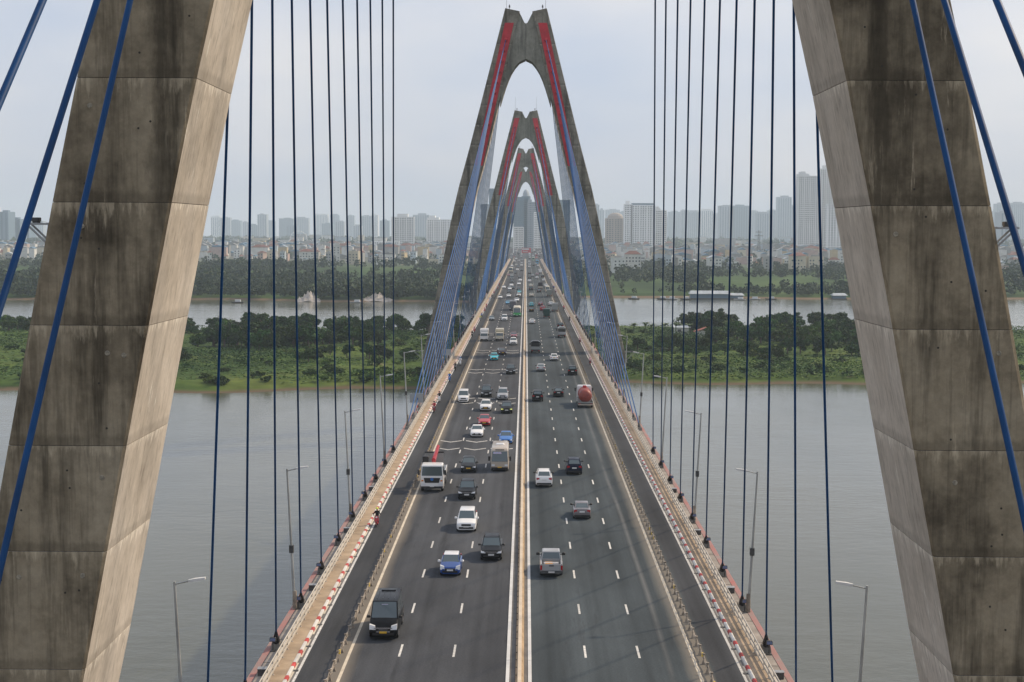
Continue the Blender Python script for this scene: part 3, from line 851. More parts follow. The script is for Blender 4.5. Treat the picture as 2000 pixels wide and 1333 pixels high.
# signs on the left railing
mat('sign_grey', (0.32, 0.34, 0.35), 0.6)
for (x, y, w, h, z, lab, col2) in ((-16.15, 234.0, 2.0, 1.4, 1.9, 'grey sign panel seen from behind on a red and white post, left railing', 'kerb_red'), (-16.1, 322, 1.9, 1.3, 2.0, 'farther grey sign panel on the left railing', 'galvanised')):
    sg = empty('road_sign', (x, y, 17.1)); tag(sg, lab, 'sign')
    mb = MB(); mb.bbox(-w/2, w/2, -0.03, 0.03, z, z+h, 0.02); mb.build('panel', M['sign_grey'], sg)
    mb = MB(); mb.tube((0.15, 0.06, 0), (0.15, 0.06, z+h), 0.06, n=6); mb.build('post', M['kerb_white'], sg)
    mb = MB()
    for q in range(3): mb.tube((0.15, 0.06, 0.2+q*0.9), (0.15, 0.06, 0.6+q*0.9), 0.068, n=6)
    mb.build('band', M[col2], sg)

# ------------------------------------------------------------------ vehicles
# every vehicle is built nose towards -Y, nose at y = 0, road at z = 0: list of (part, MB, material, parent part)
def car_shell(L_, W, prof, green, hw):
    """lower body lofted along its length, greenhouse on top; prof: (y, z_under, z_top, half-width factor)"""
    mb = MB(); w = W/2; rings = []
    for y, zb, zt, k in prof:
        a = w*k
        ring = [(-a*0.80, zb), (-a*0.97, zb+0.10), (-a, zb+(zt-zb)*0.55), (-a*0.955, zt-0.07), (-a*0.84, zt), (-a*0.4, zt+0.025), (a*0.4, zt+0.025), (a*0.84, zt), (a*0.955, zt-0.07), (a, zb+(zt-zb)*0.55), (a*0.97, zb+0.10), (a*0.80, zb)]
        rings.append([(x, y, z) for x, z in ring])
    mb.loft(rings)
    return mb

def lerp(a, b, t): return tuple(a[i]+(b[i]-a[i])*t for i in range(len(a)))
def pane(c00, c10, c11, c01, m=(0.06, 0.06, 0.08, 0.08), off=(0, 0, 0.012)):
    """inset quad of glass a hair proud of the face c00 c10 c11 c01 (bottom edge then top edge)"""
    l, r, b, t = m
    def P(u, v): return lerp(lerp(c00, c10, u), lerp(c01, c11, u), v)
    q = [Vector(P(l, b)), Vector(P(1-r, b)), Vector(P(1-r, 1-t)), Vector(P(l, 1-t))]
    n = (q[1]-q[0]).cross(q[3]-q[0]); n.normalize()
    mb = MB(); mb.slab([p_ - n*0.01 for p_ in q], n*0.024)
    return mb

def wheel_parts(P, W, ys, r, tw=0.2, trucks=False):
    for y in ys:
        for s in (-1, 1):
            x1 = s*(W/2-0.02); x0 = x1 - s*tw
            mb = MB()
            rr = [(r*0.93, 0), (r, 0.04), (r, tw-0.04), (r*0.93, tw)]
            rings = [[(x1 - s*o, y+q*math.cos(i*math.pi/8), r+q*math.sin(i*math.pi/8)) for i in range(16)] for q, o in rr]
            mb.loft(rings); P.append(('wheel', mb, 'tyre', None))
            mb = MB()
            mb.loft([[(x1 + s*0.006, y+r*0.62*math.cos(i*math.pi/6), r+r*0.62*math.sin(i*math.pi/6)) for i in range(12)], [(x1 - s*0.02, y+r*0.62*math.cos(i*math.pi/6), r+r*0.62*math.sin(i*math.pi/6)) for i in range(12)]])
            P.append(('rim', mb, 'rim', 'wheel'))

CARS = dict(
 # L, W, H, under, hood z at nose, cowl (y,z), roof front y, roof rear y, tail base (y,z), rear end z, wheel r
 sedan=(4.45,1.76,1.47,0.20,0.70,(1.20,0.98),1.95,3.05,(3.80,1.03),1.00,0.31,(0.85,3.55)),
 hatch=(3.85,1.72,1.52,0.20,0.76,(0.98,1.00),1.66,3.20,(3.72,1.02),0.98,0.30,(0.75,3.15)),
 suv=(4.65,1.86,1.76,0.26,0.92,(1.22,1.14),1.95,3.95,(4.52,1.16),1.12,0.37,(0.92,3.72)),
 crossover=(4.35,1.80,1.60,0.24,0.82,(1.15,1.06),1.88,3.45,(4.15,1.10),1.05,0.34,(0.88,3.45)),
 mpv=(4.75,1.85,1.80,0.22,0.88,(1.05,1.12),1.85,4.15,(4.66,1.14),1.10,0.34,(0.90,3.75)),
 minivan=(4.6,1.76,1.95,0.22,0.92,(0.62,1.18),1.30,4.25,(4.55,1.15),1.10,0.32,(0.70,3.60)),
 van=(5.75,2.02,2.42,0.26,0.96,(0.92,1.36),1.62,5.55,(5.72,1.25),1.15,0.36,(0.98,4.65)),
)
def make_car(kind, colour, face, plate):
    """face: which end looks at the camera decides nothing in the shape; both ends are built"""
    P = []
    L_, W, H, zb, zn, cowl, yr0, yr1, tail, ze, wr, wy = CARS[kind]
    w = W/2
    prof = [(0.0, zb+0.12, zb+0.42, 0.80), (0.05, zb+0.02, zn-0.12, 0.90), (0.16, zb, zn, 0.95), (0.45, zb, zn+0.06, 0.985), (cowl[0], zb, cowl[1], 1.0), ((cowl[0]+tail[0])/2, zb, (cowl[1]+tail[1])/2+0.01, 1.0),
            (tail[0], zb, tail[1], 0.985), (L_-0.14, zb, ze, 0.95), (L_-0.03, zb+0.06, ze-0.12, 0.90), (L_, zb+0.16, zb+0.5, 0.84)]
    if kind in ('van', 'minivan'):
        prof = [(0.0, zb+0.1, zb+0.45, 0.86), (0.05, zb, zn-0.2, 0.93), (0.2, zb, zn, 0.96), (cowl[0], zb, cowl[1], 1.0), (tail[0], zb, tail[1], 1.0), (L_, zb+0.05, ze, 0.97)]
    body = car_shell(L_, W, prof, None, None)
    bw, rw = w*0.86, w*0.70
    if kind in ('van', 'minivan'): bw, rw = w*0.93, w*0.84
    if kind in ('suv', 'mpv'): rw = w*0.74
    zr = H
    c = [(-bw, cowl[0], cowl[1]-0.02), (bw, cowl[0], cowl[1]-0.02), (rw, yr0, zr-0.05), (-rw, yr0, zr-0.05)]
    t = [(bw*0.98, tail[0], tail[1]-0.02), (-bw*0.98, tail[0], tail[1]-0.02), (-rw*0.96, yr1, zr-0.06), (rw*0.96, yr1, zr-0.06)]
    ym = (yr0+yr1)/2
    ringA = [c[0], c[1], t[0], t[1]]
    ringB = [c[3], c[2], t[3], t[2]]
    top = [(-rw*0.86, yr0+0.16, zr), (rw*0.86, yr0+0.16, zr), (rw*0.84, yr1-0.14, zr-0.01), (-rw*0.84, yr1-0.14, zr-0.01)]
    gh = MB(); gh.loft([ringA, ringB], False, False); 
    roofcol = 'white' if colour == 'blue_whiteroof' else colour
    rf = MB(); rf.loft([ringB, top], True, True)
    for a_, b_ in zip(gh.f, gh.m): body.add([gh.v[i] for i in a_], [(0, 1, 2, 3)])
    P.append(('body', body, colour, None))
    P.append(('roof', rf, roofcol, None))
    P.append(('windscreen', pane(c[0], c[1], c[2], c[3], (0.035, 0.035, 0.03, 0.04)), 'glass_car', None))
    P.append(('rear_window', pane(t[0], t[1], t[2], t[3], (0.08, 0.08, 0.22 if kind in ('suv','mpv','van','minivan') else 0.06, 0.08)), 'glass_car', None))
    for s in (-1, 1):
        a0, a1 = (c[1], t[0]) if s > 0 else (t[1], c[0])
        b1, b0 = (t[3], c[2]) if s > 0 else (c[3], t[2])
        mid0, mid1 = lerp(a0, a1, 0.52), lerp(b0, b1, 0.52)
        P.append(('side_window', pane(a0, mid0, mid1, b0, (0.10, 0.03, 0.08, 0.10)), 'glass_car', None))
        P.append(('side_window', pane(mid0, a1, b1, mid1, (0.03, 0.12, 0.08, 0.10)), 'glass_car', None))
        mb = MB(); xm = s*(w+0.10); mb.bbox(xm-0.11, xm+0.11, cowl[0]+0.22, cowl[0]+0.40, cowl[1]-0.04, cowl[1]+0.12, 0.04)
        mb.box(*sorted((s*(w*0.85), xm)), cowl[0]+0.28, cowl[0]+0.34, cowl[1]-0.03, cowl[1]+0.03)
        P.append(('mirror', mb, 'white' if colour in ('blue_whiteroof', 'white') and kind != 'suv' else ('trim_black' if colour in ('black','charcoal','silver','darkblue','greybrown','white') else colour), None))
        # lamps wrap round the corners
        mb = MB(); zl = zn-0.20; hl = 0.17 if kind not in ('van', 'hatch') else 0.34
        xa, xb = s*w*0.50, s*w*0.925
        mb.loft([[(xa, -0.005, zl), (xb, 0.03, zl+0.02), (xb, 0.10, zl+hl), (xa+s*0.05, 0.04, zl+hl*0.75)], [(xa, 0.3, zl), (xb+s*0.012, 0.42, zl+0.06), (xb+s*0.012, 0.46, zl+hl), (xa+s*0.05, 0.3, zl+hl*0.75)]])
        P.append(('headlight', mb, 'lamp_yellow' if face == 'yellow' else 'lamp_clear', None))
        mb = MB(); zt_ = ze-0.30; ht = 0.24 if kind in ('sedan','crossover','suv') else 0.5
        if kind in ('mpv','minivan','van','hatch'): zt_ = ze-0.35
        mb.box(*sorted((s*w*0.55 if kind in ('sedan','suv','crossover') else s*w*0.68, s*w*0.885)), L_-0.25, L_-0.015, zt_, zt_+ht)
        P.append(('tail_light', mb, 'lamp_red', None))
    mb = MB(); mb.box(-w*0.48, w*0.48, -0.004, 0.2, zn-0.27, zn-0.09)
    P.append(('grille', mb, 'trim_black', None))
    if kind in ('suv', 'van'):
        mb = MB(); mb.box(-w*0.62, w*0.62, -0.02, 0.1, zn-0.115, zn-0.06); mb.box(-w*0.3, w*0.3, -0.015, 0.1, zn-0.21, zn-0.17)
        P.append(('chrome_bar', mb, 'chrome', None))
    if kind == 'van':
        mb = MB(); mb.box(-w*0.46, w*0.46, -0.012, 0.1, zn-0.36, zn-0.28); P.append(('chrome_bar', mb, 'chrome', None))
        mb = MB()
        for x in (-0.6, -0.2, 0.2, 0.6): mb.box(x-0.03, x+0.03, yr0+0.5, yr1-1.2, zr-0.002, zr+0.02)
        P.append(('roof_rib', mb, colour, None))
        mb = MB(); mb.box(-0.5, 0.5, yr1-1.0, yr1-0.7, zr, zr+0.05); P.append(('roof_vent', mb, colour, None))
        mb = MB(); mb.box(-0.22, 0.22, cowl[0]+0.54, cowl[0]+0.60, zr-0.30, zr-0.22); P.append(('sticker', mb, 'sticker', None))
    mb = MB(); mb.box(-w*0.72, w*0.72, -0.012, 0.15, zb+0.13, zb+0.30)
    P.append(('lower_intake', mb, 'trim_black', None))
    mb = MB(); mb.box(-w*0.85, w*0.85, L_-0.2, L_+0.012, zb+0.08, zb+0.26)
    P.append(('rear_bumper_trim', mb, 'trim_black', None))
    mb = MB(); mb.box(-0.25, 0.25, -0.028, 0.02, zb+0.27, zb+0.40); mb.box(-0.25, 0.25, L_-0.02, L_+0.02, zb+0.50, zb+0.64)
    P.append(('license_plate', mb, plate, None))
    if kind in ('suv',):
        for s in (-1, 1):
            mb = MB(); mb.box(s*rw*0.93-0.03, s*rw*0.93+0.03, yr0+0.25, yr1-0.25, zr-0.02, zr+0.06); P.append(('roof_rail', mb, 'trim_black', None))
    mb = MB(); mb.box(-w*0.84, w*0.84, 0.35, L_-0.35, zb-0.05, zb+0.12); P.append(('underbody', mb, 'trim_black', None))
    wheel_parts(P, W, wy, wr)
    return P

def cab_front(P, W, z0, z1, zw0, zw1, colour, plate, depth=0.0, sticker=False):
    """flat nose of a truck or bus: windscreen, grille, lamps, plate, mirrors"""
    w = W/2
    mb = MB(); mb.slab([(-w*0.90, -0.022, zw0), (w*0.90, -0.022, zw0), (w*0.84, depth-0.012, zw1), (-w*0.84, depth-0.012, zw1)], (0, 0.05, 0.0)); P.append(('windscreen', mb, 'glass_car', None))
    if sticker:
        mb = MB(); mb.slab([(-w*0.75, -0.034+depth*0.8, zw1-0.28), (w*0.2, -0.034+depth*0.8, zw1-0.28), (w*0.15, depth-0.026, zw1-0.06), (-w*0.7, depth-0.026, zw1-0.06)], (0, 0.02, 0)); P.append(('sticker', mb, 'sticker', None))
    for s in (-1, 1):
        mb = MB(); mb.box(*sorted((s*w*0.55, s*w*0.92)), -0.03, 0.05, z0+0.36, z0+0.56); P.append(('headlight', mb, 'lamp_clear', None))
        mb = MB(); mb.box(*sorted((s*(w+0.08), s*(w+0.30))), -0.10, 0.04, zw0+0.1, zw0+0.62); mb.box(*sorted((s*(w-0.02), s*(w+0.14))), -0.04, 0.0, zw0+0.5, zw0+0.55); P.append(('mirror', mb, 'trim_black', None))
    mb = MB(); mb.box(-w*0.95, w*0.95, -0.05, 0.06, z0, z0+0.22); P.append(('bumper', mb, 'trim_black', None))
    mb = MB(); mb.box(-0.24, 0.24, -0.07, 0.0, z0+0.16, z0+0.29); P.append(('license_plate', mb, plate, None))

def make_big(kind, colour, plate):
    P = []
    if kind in ('minibus', 'bus'):
        L_, W, H = (6.9, 2.06, 2.75) if kind == 'minibus' else (10.5, 2.5, 3.25)
        w = W/2; zb = 0.3; split = 1.2 if kind == 'minibus' else 1.35
        roofc = 'cream' if colour == 'green' else colour
        ns = 0.28
        def ring(y, z0, z1, k=1.0, top=0.93, zc=0.0):
            return [(-w*k, y, z0), (w*k, y, z0), (w*k, y, z1), (-w*k, y, z1)]
        mb = MB(); mb.loft([[(-w*0.94, -0.0, zb), (w*0.94, 0.0, zb), (w, 0.12, zb), (w, L_-0.1, zb), (w*0.96, L_, zb), (-w*0.96, L_, zb), (-w, L_-0.1, zb), (-w, 0.12, zb)],
                            [(-w*0.94, 0.0, split), (w*0.94, 0.0, split), (w, 0.14, split), (w, L_-0.1, split), (w*0.96, L_, split), (-w*0.96, L_, split), (-w, L_-0.1, split), (-w, 0.14, split)]], True, False)
        P.append(('body', mb, colour, None))
        zt = H-0.35
        mb = MB(); mb.loft([[(-w*0.94, 0.0, split), (w*0.94, 0.0, split), (w, 0.14, split), (w, L_-0.1, split), (w*0.96, L_, split), (-w*0.96, L_, split), (-w, L_-0.1, split), (-w, 0.14, split)],
                            [(-w*0.88, ns, zt), (w*0.88, ns, zt), (w*0.96, ns+0.14, zt), (w*0.96, L_-0.15, zt), (w*0.92, L_-0.05, zt), (-w*0.92, L_-0.05, zt), (-w*0.96, L_-0.15, zt), (-w*0.96, ns+0.14, zt)]], False, False)
        P.append(('upper_body', mb, roofc, None))
        mb = MB(); mb.loft([[(-w*0.88, ns, zt), (w*0.88, ns, zt), (w*0.96, ns+0.14, zt), (w*0.96, L_-0.15, zt), (w*0.92, L_-0.05, zt), (-w*0.92, L_-0.05, zt), (-w*0.96, L_-0.15, zt), (-w*0.96, ns+0.14, zt)],
                            [(-w*0.82, ns+0.16, H-0.12), (w*0.82, ns+0.16, H-0.12), (w*0.9, ns+0.3, H-0.12), (w*0.9, L_-0.25, H-0.12), (w*0.85, L_-0.15, H-0.12), (-w*0.85, L_-0.15, H-0.12), (-w*0.9, L_-0.25, H-0.12), (-w*0.9, ns+0.3, H-0.12)],
                            [(-w*0.66, ns+0.4, H), (w*0.66, ns+0.4, H), (w*0.72, ns+0.5, H), (w*0.72, L_-0.5, H), (w*0.66, L_-0.4, H), (-w*0.66, L_-0.4, H), (-w*0.72, L_-0.5, H), (-w*0.72, ns+0.5, H)]], False, True)
        P.append(('roof', mb, roofc, None))
        mb = MB(); mb.bbox(-0.5, 0.5, L_*0.42, L_*0.42+0.8, H-0.02, H+0.12, 0.08); P.append(('roof_vent', mb, 'white' if kind == 'minibus' else roofc, None))
        if kind == 'bus' or colour == 'beige':
            mb = MB(); mb.box(-w*0.5, w*0.5, ns+0.02, ns+0.3, zt+0.06, zt+0.16); P.append(('destination_board', mb, 'trim_black', None))
        cab_front(P, W, zb, H, split-0.02, zt-0.06, colour, plate, ns*0.94, kind == 'minibus')
        for s in (-1, 1):
            n = 5 if kind == 'minibus' else 7
            for q in range(n):
                y0 = 0.5 + (L_-1.0)*q/n; y1 = 0.5 + (L_-1.0)*(q+0.86)/n
                mb = MB(); mb.slab([(s*(w*0.995), y0, split+0.06), (s*(w*0.995), y1, split+0.06), (s*w*0.968, y1, zt-0.08), (s*w*0.968, y0, zt-0.08)], (s*0.02, 0, 0)); P.append(('side_window', mb, 'glass_car', None))
            mb = MB(); mb.box(*sorted((s*w*0.7, s*w*0.92)), L_-0.05, L_+0.02, zb+0.4, zb+0.8); P.append(('tail_light', mb, 'lamp_red', None))
        mb = MB(); mb.slab([(-w*0.8, L_+0.012, split), (w*0.8, L_+0.012, split), (w*0.76, L_-0.03, zt-0.1), (-w*0.76, L_-0.03, zt-0.1)], (0, -0.04, 0)); P.append(('rear_window', mb, 'glass_car', None))
        wheel_parts(P, W, (1.1, L_*0.72), 0.40 if kind == 'minibus' else 0.48, 0.26)
        return P
    # trucks
    small = kind in ('boxtruck', 'staketruck')
    L_, W, Hc = (6.2, 2.0, 2.25) if small else (8.2, 2.45, 2.95)
    cabc = {'darkgreen': 'darkgreen', 'brown': 'brown', 'olive': 'white', 'darkgrey': 'darkgrey', 'grey': 'grey', 'rust': 'white', 'red': 'white'}.get(colour, colour)
    w = W/2; z0 = 0.42; cy = 1.55 if small else 1.95; wz = 1.35 if small else 1.75
    mb = MB()
    mb.loft([[(-w*0.97, 0, z0), (w*0.97, 0, z0), (w, cy, z0), (-w, cy, z0)], [(-w*0.97, -0.02, wz), (w*0.97, -0.02, wz), (w, cy, wz), (-w, cy, wz)],
             [(-w*0.9, 0.26, Hc-0.12), (w*0.9, 0.26, Hc-0.12), (w*0.94, cy, Hc-0.12), (-w*0.94, cy, Hc-0.12)], [(-w*0.8, 0.45, Hc), (w*0.8, 0.45, Hc), (w*0.84, cy-0.1, Hc), (-w*0.84, cy-0.1, Hc)]])
    P.append(('cab', mb, cabc, None))
    cab_front(P, W, z0, Hc, wz+0.02, Hc-0.22, cabc, plate, 0.2)
    for s in (-1, 1):
        mb = MB(); mb.slab([(s*w*0.99, 0.35, wz+0.08), (s*w*1.0, cy-0.35, wz+0.08), (s*w*0.945, cy-0.35, Hc-0.25), (s*w*0.935, 0.45, Hc-0.25)], (s*0.02, 0, 0)); P.append(('side_window', mb, 'glass_car', None))
    mb = MB(); mb.box(-0.42, -0.28, cy, L_-0.1, 0.55, 0.8); mb.box(0.28, 0.42, cy, L_-0.1, 0.55, 0.8); mb.box(-w*0.9, w*0.9, L_-0.25, L_-0.1, 0.5, 0.75); P.append(('chassis', mb, 'trim_black', None))
    for s in (-1, 1):
        mb = MB(); mb.box(*sorted((s*w*0.6, s*w*0.9)), L_-0.12, L_-0.06, 0.58, 0.72); P.append(('tail_light', mb, 'lamp_red', None))
    b0 = cy+0.12
    if kind == 'boxtruck':
        hb = 3.0 if colour not in ('brown',) else 3.5
        mb = MB(); mb.bbox(-w*1.03, w*1.03, b0, L_, 0.82, hb, 0.05); P.append(('cargo_box', mb, colour, None))
        if colour in ('cream', 'white'):
            mb = MB(); mb.loft([[(-w*1.0, b0-0.01, hb-0.95), (w*1.0, b0-0.01, hb-0.95), (w*1.0, b0-0.01, hb-0.02), (-w*1.0, b0-0.01, hb-0.02)], [(-w*1.0, b0-0.55, hb-0.6), (w*1.0, b0-0.55, hb-0.6), (w*1.0, b0-0.6, hb-0.04), (-w*1.0, b0-0.6, hb-0.04)]]); P.append(('roof_box', mb, colour, None))
        for s in (-1, 1):
            mb = MB(); mb.box(*sorted((s*0.02, s*w*0.97)), L_-0.005, L_+0.03, 0.95, hb-0.12); P.append(('rear_door', mb, colour, None))
        if colour == 'brown':
            mb = MB(); mb.box(-w*1.05, w*1.05, L_-0.02, L_+0.05, 0.85, 1.7); P.append(('tailgate', mb, 'beige', None))
    elif kind == 'staketruck':
        mb = MB(); mb.box(-w*1.02, w*1.02, b0, L_, 0.82, 0.95); P.append(('bed', mb, colour, None))
        for s in (-1, 1):
            for z in (1.0, 1.35, 1.7, 2.05):
                mb = MB(); mb.box(*sorted((s*w*0.98, s*w*1.03)), b0, L_, z, z+0.24); P.append(('side_board', mb, colour, None))
        mb = MB(); mb.box(-w*1.02, w*1.02, L_-0.06, L_, 0.96, 1.6); P.append(('tailgate', mb, 'grey' if colour == 'darkgrey' else 'silver', None))
        mb = MB(); mb.box(-w*1.04, w*1.04, b0, b0+0.08, 0.96, 2.6); P.append(('headboard', mb, colour, None))
        mb = MB(); mb.box(-w*0.95, w*0.95, b0+0.1, L_-0.4, 0.96, 1.5); P.append(('load', mb, 'trim_black', None))
        mb = MB(); mb.loft([[(-w*1.03, b0, 2.3), (w*1.03, b0, 2.3), (w*1.03, b0, 2.5), (w*0.6, b0, 2.75), (-w*0.6, b0, 2.75), (-w*1.03, b0, 2.5)], [(-w*1.03, L_-1.2, 2.3), (w*1.03, L_-1.2, 2.3), (w*1.03, L_-1.2, 2.5), (w*0.6, L_-1.2, 2.75), (-w*0.6, L_-1.2, 2.75), (-w*1.03, L_-1.2, 2.5)]]); P.append(('canvas', mb, 'grey' if colour == 'grey' else 'charcoal', None))
    elif kind == 'tanker':
        rad = 1.04; zc = 1.85
        mb = MB(); rings = []
        for y, k in ((b0+0.1, 0.3), (b0+0.2, 0.75), (b0+0.5, 1.0), (L_-0.9, 1.0), (L_-0.55, 0.96), (L_-0.25, 0.78), (L_-0.1, 0.45), (L_-0.05, 0.15)):
            rings.append([(rad*k*math.cos(i*math.pi/12), y, zc+rad*k*math.sin(i*math.pi/12)) for i in range(24)])
        mb.loft(rings); P.append(('tank', mb, 'rust', None))
        for y in (b0+1.2, b0+2.9, b0+4.4):
            mb = MB(); mb.loft([[((rad+0.03)*math.cos(i*math.pi/12), y+o, zc+(rad+0.03)*math.sin(i*math.pi/12)) for i in range(24)] for o in (0, 0.1)]); P.append(('tank_band', mb, 'red', None))
        mb = MB(); mb.bbox(-0.3, 0.3, b0+1.6, b0+2.2, zc+rad-0.05, zc+rad+0.3, 0.06); mb.tube((0, b0+2.3, zc+rad), (0, b0+3.2, zc+rad+0.12), 0.1, n=8); P.append(('hatch', mb, 'red', None))
        mb = MB(); mb.box(-w*0.98, w*0.98, L_-0.5, L_, 0.75, 0.95); mb.box(-w*0.98, -w*0.85, b0, L_, 0.8, 1.15); mb.box(w*0.85, w*0.98, b0, L_, 0.8, 1.15); P.append(('mudguard', mb, 'grey', None))
        mb = MB(); mb.box(-w*0.95, w*0.95, L_-0.06, L_+0.02, 0.45, 0.62); P.append(('rear_bumper', mb, 'beige', None))
    elif kind == 'crane':
        mb = MB(); mb.box(-w*0.99, w*0.99, b0+1.1, L_, 0.95, 1.08); P.append(('bed', mb, 'grey', None))
        for s in (-1, 1):
            mb = MB(); mb.box(*sorted((s*w*0.97, s*w*1.02)), b0+1.1, L_, 1.08, 1.75); P.append(('side_board', mb, 'white', None))
        mb = MB(); mb.box(-w*0.99, w*0.99, L_-0.05, L_+0.01, 1.08, 1.7); P.append(('tailgate', mb, 'white', None))
        mb = MB(); mb.bbox(-0.45, 0.45, b0+0.15, b0+0.95, 0.8, 1.7, 0.08); mb.tube((0, b0+0.5, 1.6), (0.05, b0+0.5, 3.2), 0.24, 0.2, n=8); P.append(('crane_column', mb, 'red', None))
        mb = MB(); mb.tube((0.05, b0+0.5, 3.1), (0.4, b0+2.9, 4.3), 0.24, 0.18, n=6); P.append(('crane_boom', mb, 'red', None))
        mb = MB(); mb.tube((0.4, b0+2.9, 4.3), (0.5, b0+3.6, 4.0), 0.16, 0.10, n=6); P.append(('boom_tip', mb, 'darkred', None))
        mb = MB(); mb.bbox(-1.15, -0.5, b0+0.3, b0+1.0, 2.4, 3.5, 0.06); P.append(('winch_box', mb, 'trim_black', None))
        mb = MB(); mb.box(-1.0, 1.0, b0+2.4, b0+2.5, 1.1, 3.6); P.append(('load_frame', mb, 'grey', None))
        mb = MB(); mb.box(-1.05, 1.05, b0+2.38, b0+2.54, 3.6, 3.75); P.append(('frame_bar', mb, 'trim_black', None))
        mb = MB(); mb.loft([[(-w*0.62, -0.035, 1.02), (w*0.62, -0.035, 1.02), (w*0.72, -0.035, 1.55), (-w*0.72, -0.035, 1.55)], [(-w*0.62, 0.05, 1.02), (w*0.62, 0.05, 1.02), (w*0.72, 0.05, 1.55), (-w*0.72, 0.05, 1.55)]]); P.append(('grille', mb, 'trim_black', None))
        mb = MB(); mb.tube((0, -0.06, 1.40), (0, 0.0, 1.40), 0.17, n=12); P.append(('emblem', mb, 'blue', None))
        for s in (-1, 1):
            mb = MB(); mb.box(*sorted((s*w*0.74, s*w*0.92)), -0.04, 0.05, 1.18, 1.32); P.append(('indicator', mb, 'lamp_amber', None))
    wheel_parts(P, W, (0.95, L_-1.5) if small else (1.1, L_-2.4, L_-1.1), 0.40 if small else 0.5, 0.28)
    return P

def make_pickup(colour):
    P = []
    L_, W, H, zb = 5.3, 1.88, 1.80, 0.34
    w = W/2
    prof = [(0.0, zb+0.12, zb+0.5, 0.82), (0.06, zb, 0.95, 0.92), (0.2, zb, 1.06, 0.96), (1.3, zb, 1.16, 1.0), (3.55, zb, 1.18, 1.0)]
    P.append(('body', car_shell(L_, W, prof, None, None), colour, None))
    bw, rw = w*0.88, w*0.74
    A = [(-bw, 1.35, 1.14), (bw, 1.35, 1.14), (bw, 3.58, 1.16), (-bw, 3.58, 1.16)]; B = [(-rw, 2.05, H-0.05), (rw, 2.05, H-0.05), (rw, 3.38, H-0.05), (-rw, 3.38, H-0.05)]
    T_ = [(-rw*0.86, 2.2, H), (rw*0.86, 2.2, H), (rw*0.86, 3.25, H), (-rw*0.86, 3.25, H)]
    mb = MB(); mb.loft([A, B], False, False); mb.loft([B, T_], False, True); P.append(('cab', mb, colour, None))
    P.append(('windscreen', pane(A[0], A[1], B[1], B[0], (0.04, 0.04, 0.04, 0.05)), 'glass_car', None))
    P.append(('rear_window', pane(A[2], A[3], B[3], B[2], (0.06, 0.06, 0.08, 0.10)), 'glass_car', None))
    P.append(('side_window', pane(A[1], A[2], B[2], B[1], (0.10, 0.08, 0.08, 0.10)), 'glass_car', None))
    P.append(('side_window', pane(A[3], A[0], B[0], B[3], (0.08, 0.10, 0.08, 0.10)), 'glass_car', None))
    mb = MB(); mb.box(-w*0.99, w*0.99, 3.56, L_-0.08, zb+0.14, 0.62); P.append(('bed_floor', mb, 'trim_black', None))
    mb = MB(); mb.box(-w*0.80, w*0.80, 3.60, L_-0.14, 0.62, 0.66); P.append(('bed_liner', mb, 'trim_black', None))
    for s in (-1, 1):
        mb = MB(); mb.loft([[(s*w*0.82, 3.55, 0.55), (s*w, 3.55, 0.5), (s*w*0.99, 3.55, 1.02), (s*w*0.93, 3.55, 1.13), (s*w*0.82, 3.55, 1.13)], [(s*w*0.80, L_-0.08, 0.55), (s*w*0.97, L_-0.08, 0.5), (s*w*0.965, L_-0.08, 1.0), (s*w*0.91, L_-0.08, 1.11), (s*w*0.80, L_-0.08, 1.11)]]); P.append(('bed_side', mb, colour, None))
        mb = MB(); mb.box(*sorted((s*w*0.80, s*w*0.96)), L_-0.14, L_-0.02, 0.64, 1.0); P.append(('tail_light', mb, 'lamp_red', None))
        mb = MB(); xm = s*(w+0.13); mb.bbox(xm-0.13, xm+0.13, 1.62, 1.82, 1.14, 1.36, 0.04); mb.box(*sorted((s*w*0.85, xm)), 1.70, 1.76, 1.16, 1.22); P.append(('mirror', mb, 'trim_black', None))
        mb = MB(); mb.box(*sorted((s*w*0.55, s*w*0.90)), 0.02, 0.3, 0.78, 0.95); P.append(('headlight', mb, 'lamp_clear', None))
    mb = MB(); mb.bbox(-w*0.80, w*0.80, L_-0.12, L_-0.04, 0.58, 1.10, 0.02); P.append(('tailgate', mb, colour, None))
    mb = MB(); mb.box(-0.2, 0.2, L_-0.05, L_-0.02, 0.94, 1.02); P.append(('tailgate_handle', mb, 'trim_black', None))
    mb = MB(); mb.box(-w*0.95, w*0.95, L_-0.10, L_+0.02, 0.36, 0.54); P.append(('rear_bumper', mb, 'darkgrey', None))
    mb = MB(); mb.box(-0.25, 0.25, L_, L_+0.04, 0.42, 0.54); P.append(('license_plate', mb, 'plate_white', None))
    mb = MB(); mb.box(-w*0.62, w*0.66, 4.55, 4.75, 1.02, 1.14); P.append(('load_bar', mb, 'white', None))
    mb = MB(); mb.box(-0.1, 0.5, 4.2, 5.0, 0.66, 1.10); P.append(('plank_load', mb, 'wood_plank', None))
    wheel_parts(P, W, (0.95, 4.05), 0.39, 0.24)
    return P

